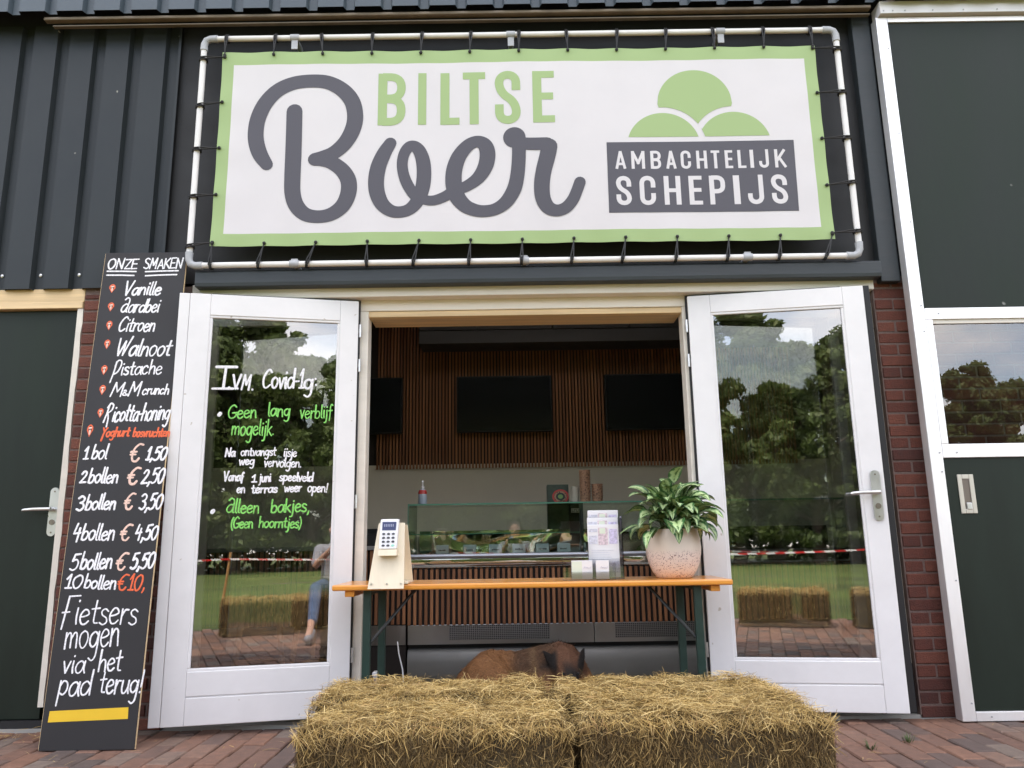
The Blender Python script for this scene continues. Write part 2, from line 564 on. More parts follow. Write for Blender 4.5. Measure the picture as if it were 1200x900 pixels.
def stroke(mb, pts, w, fn, h=0.0008, cap='round', w0=0.0004, rise=0.0):
    """A flat, very slightly domed pen stroke along pts; fn maps (u, v, out) into the object's space."""
    P = np.array(pts, float)
    n = len(P)
    Wd = np.full(n, float(w)) if np.isscalar(w) else np.array(w, float)
    T = np.zeros_like(P)
    T[1:-1] = P[2:] - P[:-2]
    T[0] = P[1] - P[0]
    T[-1] = P[-1] - P[-2]
    T /= np.maximum(np.linalg.norm(T, axis=1, keepdims=True), 1e-9)
    if cap == 'square':
        P[0] -= T[0] * Wd[0] / 2
        P[-1] += T[-1] * Wd[-1] / 2
    N = np.stack([-T[:, 1], T[:, 0]], 1)
    vs, fs = [], []
    for i in range(n):
        a, b = P[i] + N[i] * Wd[i] / 2, P[i] - N[i] * Wd[i] / 2
        wi = w0 + rise * i
        vs += [fn(a[0], a[1], wi), fn(P[i][0], P[i][1], wi + h), fn(b[0], b[1], wi)]
    for i in range(n - 1):
        k = 3 * i
        fs += [(k, k + 1, k + 4, k + 3), (k + 1, k + 2, k + 5, k + 4)]
    if cap == 'round':
        for i, sg in ((0, -1), (n - 1, 1)):
            o = len(vs)
            K = 7
            for j in range(1, K):
                t = math.pi * j / K
                q = P[i] + (N[i] * math.cos(t) + T[i] * sg * math.sin(t)) * Wd[i] / 2
                vs.append(fn(q[0], q[1], w0 + rise * i))
            idx = [3 * i] + list(range(o, o + K - 1)) + [3 * i + 2]
            for a, b in zip(idx[:-1], idx[1:]):
                fs.append((3 * i + 1, b, a) if sg > 0 else (3 * i + 1, a, b))
    mb.add(vs, fs)


# handwriting: glyph -> (advance, strokes), baseline 0, x-height 1
G = {
 'a': (.9, [[(.72,.78),(.5,1),(.2,.85),(.05,.45),(.15,.08),(.38,.02),(.6,.3),(.74,.92)], [(.78,1.),(.74,.4),(.84,.02)]]),
 'b': (.85, [[(.12,1.8),(.08,.9),(.08,.05)], [(.08,.5),(.3,.95),(.6,.9),(.72,.5),(.55,.08),(.25,0),(.08,.15)]]),
 'c': (.86, [[(.66,.8),(.45,1),(.15,.8),(.05,.4),(.2,.05),(.45,0),(.68,.2)]]),
 'd': (.92, [[(.72,.75),(.45,.98),(.15,.8),(.05,.4),(.2,.03),(.5,.1),(.72,.5)], [(.8,1.8),(.76,.9),(.78,.02)]]),
 'e': (.82, [[(.08,.5),(.4,.55),(.66,.7),(.55,.95),(.3,.98),(.08,.65),(.08,.3),(.25,.02),(.5,.03),(.7,.22)]]),
 'f': (.62, [[(.62,1.6),(.45,1.75),(.3,1.4),(.28,.6),(.22,-.35)], [(.05,.9),(.55,.95)]]),
 'g': (.92, [[(.72,.8),(.45,1),(.12,.75),(.1,.3),(.35,.08),(.62,.3),(.76,.9)], [(.78,1.),(.74,.2),(.65,-.5),(.4,-.75),(.12,-.6)]]),
 'h': (.85, [[(.12,1.8),(.1,.9),(.08,0)], [(.1,.55),(.35,.95),(.6,.9),(.68,.5),(.7,0)]]),
 'i': (.35, [[(.15,1),(.13,.4),(.18,0)], [(.16,1.42),(.17,1.47)]]),
 'j': (.42, [[(.22,1),(.2,.1),(.12,-.55),(-.12,-.65)], [(.23,1.42),(.24,1.47)]]),
 'k': (.78, [[(.1,1.8),(.08,0)], [(.62,1),(.1,.45)], [(.22,.55),(.68,0)]]),
 'l': (.36, [[(.15,1.8),(.12,.6),(.15,.1),(.28,.0)]]),
 'm': (1.2, [[(.1,1),(.08,0)], [(.09,.6),(.3,.97),(.5,.85),(.53,.05)], [(.54,.6),(.78,.97),(.98,.85),(1.02,.02)]]),
 'n': (.85, [[(.1,1),(.08,0)], [(.09,.55),(.35,.97),(.6,.88),(.66,.4),(.7,0)]]),
 'o': (.85, [[(.4,1),(.12,.8),(.06,.4),(.25,.02),(.52,.05),(.72,.45),(.66,.85),(.4,1)]]),
 'p': (.85, [[(.12,1),(.1,.2),(.06,-.75)], [(.1,.6),(.35,.98),(.65,.85),(.7,.4),(.45,.03),(.12,.15)]]),
 'r': (.65, [[(.1,1),(.1,0)], [(.1,.5),(.3,.92),(.55,.95)]]),
 's': (.7, [[(.58,.85),(.35,1),(.12,.85),(.2,.6),(.5,.42),(.56,.15),(.32,0),(.06,.12)]]),
 't': (.66, [[(.3,1.6),(.26,.6),(.3,.1),(.55,.05)], [(.02,1.02),(.58,1.08)]]),
 'u': (.85, [[(.1,1),(.08,.4),(.2,.03),(.45,.08),(.66,.5),(.7,1)], [(.7,1),(.68,.4),(.76,0)]]),
 'v': (.72, [[(.06,1),(.3,0)], [(.3,0),(.62,1)]]),
 'w': (1.08, [[(.05,1),(.25,0)], [(.25,0),(.5,.8)], [(.5,.8),(.72,0)], [(.72,0),(.98,1)]]),
 'y': (.8, [[(.1,1),(.12,.5),(.35,.25),(.62,.45)], [(.7,1),(.55,.0),(.3,-.7),(.1,-.7)]]),
 'V': (1.05, [[(.05,1.85),(.4,0)], [(.4,0),(.95,1.9)]]),
 'C': (1.1, [[(1.0,1.6),(.75,1.85),(.4,1.6),(.1,.9),(.2,.2),(.5,0),(.95,.3)]]),
 'W': (1.35, [[(.0,1.75),(.1,.8),(.28,0)], [(.28,0),(.68,1.45)], [(.68,1.45),(.74,0)], [(.74,0),(1.0,1.0),(1.25,1.95)]]),
 'P': (1.0, [[(.2,1.6),(.12,.3),(-.05,-.9)], [(.12,1.1),(.35,1.75),(.75,1.7),(.85,1.2),(.6,.4),(.2,.1)]]),
 'M': (1.3, [[(.05,0),(.3,1.85)], [(.3,1.85),(.6,.6)], [(.6,.6),(1.1,1.85)], [(1.1,1.85),(1.0,0)]]),
 'R': (1.3, [[(.25,1.75),(.15,.8),(.0,-.1)], [(.05,1.5),(.4,1.95),(.88,1.75),(.8,1.2),(.2,.85)], [(.3,.9),(.6,.3),(.72,-.6)]]),
 'Y': (.95, [[(.1,1.7),(.4,1.0)], [(.9,1.7),(.45,.9),(.2,-.7)]]),
 'G': (1.15, [[(1.0,1.55),(.7,1.82),(.3,1.5),(.08,.8),(.25,.1),(.65,.0),(1.0,.35),(.98,.75)], [(.6,.72),(1.1,.78)]]),
 'N': (1.15, [[(.1,0),(.15,1.75)], [(.15,1.75),(.85,.05)], [(.85,.05),(1.0,1.8)]]),
 'I': (.9, [[(.45,1.8),(.45,0)], [(.05,1.85),(.9,1.85)], [(.0,-.03),(.85,-.03)]]),
 'F': (.95, [[(.3,1.9),(.22,.9),(.12,-.3)], [(.3,1.9),(1.1,1.95)], [(-.02,.8),(.5,.85)]]),
 'O': (1.15, [[(.6,1.75),(.2,1.5),(.06,.8),(.3,.05),(.7,.1),(1.0,.8),(.9,1.5),(.6,1.75)]]),
 'Z': (.95, [[(.08,1.72),(.85,1.75)], [(.85,1.75),(.1,.02)], [(.1,.02),(.85,.06)]]),
 'E': (.95, [[(.12,1.75),(.08,.0)], [(.12,1.75),(.85,1.8)], [(.1,.9),(.7,.92)], [(.08,.0),(.8,.05)]]),
 'S': (.95, [[(.85,1.55),(.5,1.78),(.15,1.5),(.3,1.05),(.7,.75),(.8,.3),(.45,0),(.05,.2)]]),
 'A': (1.05, [[(.05,0),(.5,1.75)], [(.5,1.75),(.95,0)], [(.2,.6),(.8,.62)]]),
 'K': (1.0, [[(.12,1.75),(.08,0)], [(.85,1.8),(.12,.8)], [(.25,.95),(.92,0)]]),
 '0': (1.0, [[(.55,1.7),(.18,1.35),(.08,.7),(.3,.02),(.65,.15),(.88,.9),(.8,1.55),(.55,1.7)]]),
 '1': (.6, [[(.1,1.2),(.4,1.75)], [(.4,1.75),(.3,0)], [(.05,.02),(.6,.04)]]),
 '2': (.95, [[(.12,1.35),(.4,1.75),(.75,1.6),(.7,1.1),(.35,.5),(.05,.04)], [(.05,.03),(.85,.08)]]),
 '3': (.9, [[(.12,1.55),(.45,1.78),(.78,1.5),(.65,1.1),(.35,.95)], [(.35,.95),(.7,.8),(.8,.35),(.45,-.02),(.05,.15)]]),
 '4': (.95, [[(.35,1.75),(.08,.75)], [(.08,.75),(.85,.85)], [(.72,1.3),(.6,-.05)]]),
 '5': (.95, [[(.9,1.78),(.35,1.7)], [(.33,1.7),(.2,1.0)], [(.2,1.0),(.55,1.15),(.82,.8),(.7,.2),(.35,-.02),(.05,.12)]]),
 '€': (1.0, [[(1.0,1.7),(.65,1.75),(.3,1.3),(.2,.7),(.35,.1),(.7,.0),(.9,.3)], [(.05,.95),(.55,.98)], [(.03,.68),(.5,.7)]]),
 ',': (.4, [[(.22,.15),(.2,-.05),(.08,-.35)]]),
 '.': (.3, [[(.12,.06),(.13,.1)]]),
 '!': (.4, [[(.25,1.8),(.18,.5)], [(.13,.06),(.14,.1)]]),
 '-': (.5, [[(.08,.65),(.45,.68)]]),
 ':': (.3, [[(.13,.3),(.14,.36)], [(.16,1.1),(.17,1.16)]]),
 '(': (.4, [[(.35,1.8),(.1,1.1),(.08,.4),(.3,-.3)]]),
 ')': (.4, [[(.05,1.8),(.28,1.1),(.25,.4),(.0,-.3)]]),
 '&': (1.0, [[(.9,.3),(.55,.0),(.15,.15),(.2,.55),(.6,1.0),(.5,1.4),(.25,1.3),(.35,.9),(.9,.0)]]),
}
G_tall_a = (1.1, [[(.85,.95),(.55,1.05),(.2,.75),(.1,.3),(.35,.02),(.65,.15),(.85,.6)], [(.25,1.6),(.55,1.85),(.9,1.6),(.9,.8),(.85,.1),(1.0,.02)]])


def write_words(mbs, words, fn, rng):
    for (t, u0, v0, u1, v1, xh, colr, w, sl) in words:
        gl = [G_tall_a if (ch == 'a' and k == 0 and t in ('aardbei', 'alleen')) else G[ch] for k, ch in enumerate(t)]
        tot = sum(g[0] for g in gl) - 0.12
        L0 = math.hypot(u1 - u0, v1 - v0)
        L_ = max(L0 * .6, L0 - sl * .5 * 1.5 * xh)
        sx = L_ / tot
        if len(t) == 1:
            xs = [p[0] for s in gl[0][1] for p in s]
            span = max(0.2, max(xs) - min(xs))
            sx = L_ / span if t not in '.:' else L_ / 0.4
        du, dv = (u1 - u0) / L0, (v1 - v0) / L0
        x = 0.0
        for g in gl:
            jy = rng.uniform(-.05, .05)
            js = rng.uniform(.95, 1.06)
            for s in g[1]:
                q = smooth_pts(s) if len(s) > 2 else np.array(s, float)
                a = (x + q[:, 0]) * sx + sl * 0.5 * q[:, 1] * xh
                b = (q[:, 1] * js + jy) * xh
                U = u0 + a * du - b * dv
                V = v0 + a * dv + b * du
                Wd = w * rng.uniform(.88, 1.1) * (1 + 0.12 * np.sin(np.linspace(0, 3, len(U)) + rng.uniform(0, 6)))
                stroke(mbs[colr], np.stack([U, V], 1), Wd, fn)
            x += g[0]
MENU_WORDS = [
  ('ONZE', -0.0481, 2.6998, 0.1384, 2.6967, 0.0375, 'w', 0.009, 0.1),
  ('SMAKEN', 0.1762, 2.696, 0.4148, 2.6975, 0.0375, 'w', 0.009, 0.1),
  ('Vanille', 0.0753, 2.5231, 0.3092, 2.5208, 0.0482, 'w', 0.011, 0.3),
  ('aardbei', 0.0738, 2.407, 0.3141, 2.4056, 0.0485, 'w', 0.01, 0.3),
  ('Citroen', 0.077, 2.2833, 0.3047, 2.2806, 0.0488, 'w', 0.01, 0.3),
  ('Walnoot', 0.0874, 2.1293, 0.4195, 2.1238, 0.0613, 'w', 0.011, 0.3),
  ('Pistache', 0.0863, 2.0065, 0.3785, 2.0093, 0.0485, 'w', 0.009, 0.2),
  ('M', 0.0917, 1.8759, 0.1631, 1.8747, 0.0461, 'w', 0.009, 0.2),
  ('&', 0.1607, 1.8817, 0.1888, 1.8813, 0.023, 'w', 0.007, 0.1),
  ('M', 0.1962, 1.8762, 0.2637, 1.8766, 0.0461, 'w', 0.009, 0.2),
  ('crunch', 0.2769, 1.8838, 0.4366, 1.8852, 0.0326, 'w', 0.009, 0.3),
  ('Ricotta-honing', 0.0792, 1.7233, 0.4639, 1.7303, 0.0565, 'w', 0.01, 0.3),
  ('Yoghurt', 0.0786, 1.6347, 0.2399, 1.6345, 0.03, 'o', 0.01, 0.2),
  ('bosvruchten', 0.2589, 1.6318, 0.4717, 1.6308, 0.029, 'o', 0.009, 0.2),
  ('1', -0.0045, 1.5067, 0.0249, 1.5073, 0.0419, 'w', 0.01, 0.1),
  ('bol', 0.041, 1.507, 0.1325, 1.5056, 0.0469, 'w', 0.011, 0.2),
  ('€', 0.2554, 1.4905, 0.3226, 1.4894, 0.0561, 'p', 0.012, 0.2),
  ('1,50', 0.3524, 1.4955, 0.4694, 1.4947, 0.0413, 'w', 0.012, 0.2),
  ('2', -0.0012, 1.3694, 0.0323, 1.3694, 0.0378, 'w', 0.012, 0.1),
  ('bollen', 0.0441, 1.3686, 0.2144, 1.3676, 0.0459, 'w', 0.011, 0.2),
  ('€', 0.2606, 1.3604, 0.3271, 1.3593, 0.0529, 'p', 0.012, 0.2),
  ('2,50', 0.344, 1.3601, 0.4715, 1.3603, 0.0459, 'w', 0.011, 0.2),
  ('3', 0.0029, 1.2142, 0.0422, 1.2147, 0.0454, 'w', 0.012, 0.1),
  ('bollen', 0.0521, 1.2187, 0.2229, 1.2187, 0.046, 'w', 0.011, 0.2),
  ('€', 0.2628, 1.2154, 0.3206, 1.2155, 0.0502, 'p', 0.011, 0.2),
  ('3,50', 0.3506, 1.2156, 0.4808, 1.2167, 0.0465, 'w', 0.011, 0.2),
  ('4', 0.0068, 1.0472, 0.0458, 1.0466, 0.0567, 'w', 0.011, 0.1),
  ('bollen', 0.0556, 1.05, 0.2412, 1.0487, 0.049, 'w', 0.01, 0.2),
  ('€', 0.2664, 1.0467, 0.3262, 1.0458, 0.0474, 'p', 0.011, 0.2),
  ('4,50', 0.3492, 1.048, 0.4761, 1.0501, 0.0443, 'w', 0.011, 0.2),
  ('5', 0.0193, 0.8935, 0.0655, 0.8928, 0.0494, 'w', 0.011, 0.1),
  ('bollen', 0.0754, 0.8952, 0.2507, 0.8965, 0.0479, 'w', 0.011, 0.2),
  ('€', 0.2659, 0.8913, 0.3274, 0.8913, 0.0514, 'p', 0.012, 0.2),
  ('5,50', 0.3487, 0.8935, 0.4805, 0.898, 0.0464, 'w', 0.012, 0.2),
  ('10', 0.0097, 0.7978, 0.1014, 0.7974, 0.0407, 'w', 0.011, 0.1),
  ('bollen', 0.113, 0.7952, 0.2848, 0.7867, 0.0406, 'w', 0.01, 0.1),
  ('€', 0.2894, 0.7837, 0.3455, 0.7828, 0.0446, 'o', 0.009, 0.15),
  ('10,', 0.3507, 0.7817, 0.4449, 0.7813, 0.0456, 'o', 0.009, 0.15),
  ('Fietsers', 0.0195, 0.61, 0.4217, 0.6054, 0.0773, 'w', 0.009, 0.05),
  ('mogen', 0.0564, 0.4864, 0.3433, 0.4987, 0.082, 'w', 0.009, 0.05),
  ('via', 0.0662, 0.367, 0.1829, 0.3668, 0.058, 'w', 0.009, 0.05),
  ('het', 0.2526, 0.3746, 0.3724, 0.375, 0.0611, 'w', 0.009, 0.05),
  ('pad', 0.0608, 0.2602, 0.2313, 0.2591, 0.0703, 'w', 0.009, 0.05),
  ('terug!', 0.2732, 0.2665, 0.4975, 0.2668, 0.0644, 'w', 0.009, 0.08)]
MENU_LINES = [
  [-0.0432, 2.6836, 0.1334, 2.6784],
  [-0.0427, 2.6569, 0.1245, 2.6519],
  [0.1923, 2.6768, 0.3918, 2.6801],
  [0.1961, 2.649, 0.3865, 2.6536]]
MENU_CONES = [
  [0.0045, 2.5652, 0.0375, 0.0577],
  [0.0142, 2.4429, 0.0372, 0.0584],
  [0.0224, 2.3212, 0.0344, 0.0612],
  [0.0284, 2.2002, 0.0341, 0.0602],
  [0.035, 2.0378, 0.0347, 0.0614],
  [0.0439, 1.9151, 0.0358, 0.0604],
  [0.0535, 1.7746, 0.0331, 0.0567],
  [0.0091, 1.6695, 0.0338, 0.0754]]
GLASS_WORDS = [
  ('I', -0.8331, 1.9163, -0.7019, 1.9199, 0.0691, 'w', 0.016, 0.2),
  ('.', -0.7444, 1.9188, -0.7309, 1.9191, 0.0364, 'w', 0.014, 0.0),
  ('V', -0.7231, 1.9121, -0.6764, 1.9133, 0.0451, 'w', 0.012, 0.1),
  ('.', -0.6948, 1.9143, -0.6846, 1.9145, 0.0364, 'w', 0.012, 0.0),
  ('M', -0.6721, 1.9098, -0.6244, 1.9089, 0.0474, 'w', 0.011, 0.1),
  ('.', -0.6121, 1.9092, -0.6012, 1.9095, 0.0365, 'w', 0.012, 0),
  ('Covid-1', -0.5552, 1.9224, -0.3134, 1.9267, 0.0628, 'w', 0.012, 0.15),
  ('g', -0.3153, 1.9193, -0.266, 1.9206, 0.0632, 'w', 0.012, 0.1),
  (':', -0.2452, 1.9323, -0.2311, 1.9342, 0.0447, 'w', 0.012, 0.1),
  ('Geen', -0.739, 1.7372, -0.5759, 1.7431, 0.0446, 'g', 0.009, 0.12),
  ('lang', -0.5144, 1.7544, -0.3856, 1.7568, 0.0436, 'g', 0.009, 0.1),
  ('verblijf', -0.3296, 1.7447, -0.1422, 1.7497, 0.0455, 'g', 0.008, 0.1),
  ('mogelijk.', -0.7135, 1.6378, -0.4722, 1.6411, 0.0515, 'g', 0.008, 0.12),
  ('Na', -0.7411, 1.5126, -0.6836, 1.5131, 0.0265, 'w', 0.009, 0.2),
  ('ontvangst', -0.6538, 1.5193, -0.4569, 1.5209, 0.028, 'w', 0.008, 0.1),
  ('ijsje', -0.413, 1.5145, -0.3393, 1.5137, 0.0302, 'w', 0.008, 0.1),
  ('weg', -0.6603, 1.465, -0.5755, 1.4681, 0.0278, 'w', 0.008, 0.1),
  ('vervolgen.', -0.521, 1.4558, -0.311, 1.4522, 0.03, 'w', 0.008, 0.1),
  ('Vanaf', -0.7406, 1.3716, -0.6322, 1.3718, 0.0275, 'w', 0.009, 0.1),
  ('1', -0.5861, 1.3652, -0.5597, 1.3653, 0.0237, 'w', 0.009, 0.0),
  ('juni', -0.5421, 1.3666, -0.4776, 1.3693, 0.0277, 'w', 0.009, 0.1),
  ('speelveld', -0.4312, 1.372, -0.2393, 1.3702, 0.0279, 'w', 0.009, 0.1),
  ('en', -0.6654, 1.3033, -0.6193, 1.3032, 0.0274, 'w', 0.009, 0.1),
  ('terras', -0.5842, 1.3024, -0.4397, 1.3048, 0.0275, 'w', 0.009, 0.1),
  ('weer', -0.4011, 1.3086, -0.3024, 1.3098, 0.0278, 'w', 0.009, 0.1),
  ('open!', -0.2694, 1.3084, -0.1544, 1.3055, 0.0299, 'w', 0.008, 0.1),
  ('alleen', -0.7181, 1.1918, -0.5353, 1.1866, 0.0426, 'g', 0.009, 0.1),
  ('bakjes,', -0.4719, 1.19, -0.2523, 1.1923, 0.0432, 'g', 0.009, 0.1),
  ('(Geen', -0.6861, 1.102, -0.5655, 1.1031, 0.0333, 'g', 0.008, 0.1),
  ('hoorntjes)', -0.5338, 1.104, -0.2976, 1.1, 0.0336, 'g', 0.008, 0.1)]
GLASS_DOTS = [[-0.7839, 1.7606], [-0.789, 1.1975]]
LOGO_STROKES = [
  [[-1.6013, -0.1147, 0.0788], [-1.644, -0.0491, 0.0958], [-1.6718, 0.027, 0.1009], [-1.6819, 0.106, 0.1012], [-1.6713, 0.205, 0.1017], [-1.6281, 0.3111, 0.1009], [-1.5531, 0.3972, 0.0976], [-1.4516, 0.4469, 0.0941], [-1.336, 0.4599, 0.0929], [-1.2256, 0.4458, 0.0953], [-1.1325, 0.3902, 0.1], [-1.0718, 0.3085, 0.1021], [-1.0511, 0.208, 0.1029], [-1.0644, 0.1156, 0.1025], [-1.11, 0.0243, 0.0985], [-1.1799, -0.0437, 0.0934], [-1.2507, -0.0738, 0.0909], [-1.2921, -0.0861, 0.0909]],
  [[-1.2981, -0.086, 0.0885], [-1.2501, -0.0907, 0.0885], [-1.1898, -0.1111, 0.0908], [-1.1226, -0.1639, 0.0953], [-1.0825, -0.2352, 0.0998], [-1.0803, -0.3183, 0.1007], [-1.1122, -0.4002, 0.0968], [-1.1789, -0.4559, 0.0895], [-1.2606, -0.4734, 0.0847], [-1.3436, -0.4557, 0.0895], [-1.4025, -0.3955, 0.0968], [-1.4296, -0.3126, 0.1007], [-1.4351, -0.2102, 0.1023], [-1.4356, -0.0551, 0.103], [-1.4373, 0.102, 0.1024], [-1.4397, 0.2478, 0.1018]],
  [[-0.8235, 0.0167, 0.0778], [-0.8635, -0.0566, 0.0921], [-0.8958, -0.144, 0.099], [-0.9084, -0.235, 0.0999], [-0.9007, -0.3192, 0.0983], [-0.8694, -0.3943, 0.0908], [-0.8185, -0.4399, 0.0811], [-0.7611, -0.4523, 0.0763], [-0.6993, -0.4354, 0.0787], [-0.6497, -0.3812, 0.0861], [-0.6193, -0.298, 0.0912], [-0.6092, -0.2075, 0.0915], [-0.6147, -0.1159, 0.0895], [-0.6371, -0.0432, 0.0825], [-0.6702, -0.007, 0.0753], [-0.7065, -0.0117, 0.0729], [-0.7362, -0.0614, 0.0703], [-0.7462, -0.1334, 0.0689], [-0.7331, -0.2119, 0.0698], [-0.7034, -0.2837, 0.072], [-0.6584, -0.349, 0.0695], [-0.6043, -0.373, 0.0646], [-0.5445, -0.3765, 0.067], [-0.4788, -0.3519, 0.0694], [-0.4189, -0.3142, 0.0719], [-0.3409, -0.2832, 0.0744], [-0.2685, -0.2286, 0.0842], [-0.2221, -0.1486, 0.0966], [-0.2092, -0.0635, 0.0994], [-0.2281, -0.0037, 0.0923], [-0.2766, 0.0183, 0.0802], [-0.3338, -0.0086, 0.085], [-0.3886, -0.0802, 0.0944], [-0.4189, -0.1715, 0.1013], [-0.4225, -0.2689, 0.1033], [-0.401, -0.3532, 0.1006], [-0.3533, -0.4142, 0.0908], [-0.2938, -0.4446, 0.0835], [-0.2342, -0.4532, 0.0787], [-0.1625, -0.4403, 0.0787], [-0.0963, -0.3941, 0.086], [-0.0472, -0.3139, 0.0911], [-0.0254, -0.23, 0.089], [-0.014, -0.1258, 0.087], [-0.0098, -0.0205, 0.0874]],
  [[-0.0379, 0.0409, 0.1424], [-0.0367, 0.0402, 0.1424]],
  [[0.0003, -0.0009, 0.0826], [0.0731, -0.006, 0.085], [0.1678, -0.0076, 0.0874]],
  [[0.1819, -0.0237, 0.1019], [0.1682, -0.0894, 0.1017], [0.1415, -0.1937, 0.0988], [0.1286, -0.2844, 0.0984], [0.1336, -0.3747, 0.0957], [0.1656, -0.4368, 0.0883], [0.2187, -0.458, 0.0787], [0.2729, -0.4411, 0.0763], [0.3161, -0.3931, 0.0741], [0.3443, -0.3332, 0.0719], [0.3667, -0.2728, 0.0721]]]
LOGO_LETTERS = [
  ('B', -0.9074, 0.1419, 0.1772, 0.3657, 'g'),
  ('I', -0.6509, 0.1427, 0.0525, 0.3644, 'g'),
  ('L', -0.5079, 0.1397, 0.1222, 0.3657, 'g'),
  ('T', -0.3638, 0.1398, 0.1442, 0.3657, 'g'),
  ('S', -0.1597, 0.139, 0.1661, 0.3684, 'g'),
  ('E', 0.0834, 0.1405, 0.1393, 0.3644, 'g'),
  ('A', 0.5923, -0.1876, 0.0678, 0.1205, 'w'),
  ('M', 0.6941, -0.1882, 0.0848, 0.1208, 'w'),
  ('B', 0.8151, -0.1888, 0.0656, 0.121, 'w'),
  ('A', 0.9124, -0.1892, 0.0644, 0.1212, 'w'),
  ('C', 1.0052, -0.1895, 0.0644, 0.1215, 'w'),
  ('H', 1.1048, -0.1899, 0.0667, 0.1217, 'w'),
  ('T', 1.1976, -0.1901, 0.0543, 0.122, 'w'),
  ('E', 1.2847, -0.1903, 0.0486, 0.1222, 'w'),
  ('L', 1.365, -0.1904, 0.0509, 0.1225, 'w'),
  ('I', 1.442, -0.1902, 0.0226, 0.1227, 'w'),
  ('J', 1.4975, -0.1902, 0.0622, 0.123, 'w'),
  ('K', 1.5971, -0.1907, 0.0723, 0.1232, 'w'),
  ('S', 0.5899, -0.4303, 0.0963, 0.1922, 'w'),
  ('C', 0.7366, -0.4308, 0.1007, 0.1923, 'w'),
  ('H', 0.89, -0.4314, 0.1041, 0.1924, 'w'),
  ('E', 1.0457, -0.4318, 0.0828, 0.1926, 'w'),
  ('P', 1.1745, -0.4322, 0.0996, 0.1927, 'w'),
  ('I', 1.3246, -0.4322, 0.0392, 0.1928, 'w'),
  ('J', 1.4109, -0.4322, 0.1007, 0.1929, 'w'),
  ('S', 1.5599, -0.4327, 0.1007, 0.193, 'w')]
LOGO_BOX = [[0.543, -0.0049], [1.7267, -0.0045], [1.7201, -0.4827], [0.5407, -0.4802]]
LOGO_CIRCLES = [[1.1183, 0.2596, 0.2384], [0.9061, -0.0357, 0.2321], [1.3561, -0.0345, 0.2321]]
LOGO_BASE = [0.0314, 0.0289]

rng = random.Random(7)
nrg = np.random.default_rng(11)

# ================================================================== GROUND
g = MB(); g.box(-60, 60, -80, 25, -0.3, -0.014)
tag(g.build('ground', M['sand']), kind='structure')
pv = MB()
pw, pl = 0.115, 0.232
for i in range(-80, 81):
    off = (i % 2) * pl / 2 + rng.uniform(-.004, .004)
    y = 0.0 + off
    while y > -5.75:
        x0, x1 = i * pw + .003, (i + 1) * pw - .003
        y1, y0 = y - .003, y - pl + .003
        z = rng.uniform(-.004, .003)
        t = [rng.uniform(-.0025, .0025) for _ in range(4)]
        e = .006
        pv.cur_r = min(1, max(0, rng.gauss(.5, .27)))
        if y1 > -0.01: y1 = -0.01
        pv.add([(x0, y0, z - .012), (x1, y0, z - .012), (x1, y1, z - .012), (x0, y1, z - .012),
                (x0, y0, z - .005), (x1, y0, z - .005), (x1, y1, z - .005), (x0, y1, z - .005),
                (x0 + e, y0 + e, z + t[0]), (x1 - e, y0 + e, z + t[1]), (x1 - e, y1 - e, z + t[2]), (x0 + e, y1 - e, z + t[3])],
               [(0, 1, 5, 4), (1, 2, 6, 5), (2, 3, 7, 6), (3, 0, 4, 7), (4, 5, 9, 8), (5, 6, 10, 9), (6, 7, 11, 10), (7, 4, 8, 11), (8, 9, 10, 11)])
        y -= pl
tag(pv.build('pavement', M['paver']), kind='structure')
lw = MB()
nx, ny = 60, 40
vs = [(-45 + 90 * i / nx, -5.8 - 55 * (j / ny) ** 1.5, 0.0 + .03 * noise.noise((i * .9, j * .9, 0)) * min(1, j / 3)) for j in range(ny + 1) for i in range(nx + 1)]
fs = [(j * (nx + 1) + i, (j + 1) * (nx + 1) + i, (j + 1) * (nx + 1) + i + 1, j * (nx + 1) + i + 1) for j in range(ny) for i in range(nx)]
lw.add(vs, fs)
tag(lw.build('lawn', M['grass'], smooth='all'), kind='structure')

# ================================================================== BARN
barn = thing('barn_shop', 'dark clad farm shop front with open white glazed doors and red brick piers', 'building')


def trap_sheet(x0, x1, y, z0, z1, start, period=.2425, gw=.062, sl=.012, dep=.035):
    prof = [(x0, 0)]
    x = start
    while x < x1 - gw - sl * 2:
        if x > x0:
            prof += [(x, 0), (x + sl, dep), (x + sl + gw, dep), (x + 2 * sl + gw, 0)]
        x += period
    prof.append((x1, 0))
    mb = MB()
    n = len(prof)
    zs = np.linspace(z0, z1, 2)
    vs = []
    for th in (0, .003):
        for z in zs:
            vs += [(px, y + py + th, z) for px, py in prof]
    fs = []
    for i in range(n - 1):
        fs.append((i, i + 1, n + i + 1, n + i))
        fs.append((2 * n + i + 1, 2 * n + i, 3 * n + i, 3 * n + i + 1))
        fs.append((i + 1, i, 2 * n + i, 2 * n + i + 1))
    mb.add(vs, fs)
    return mb


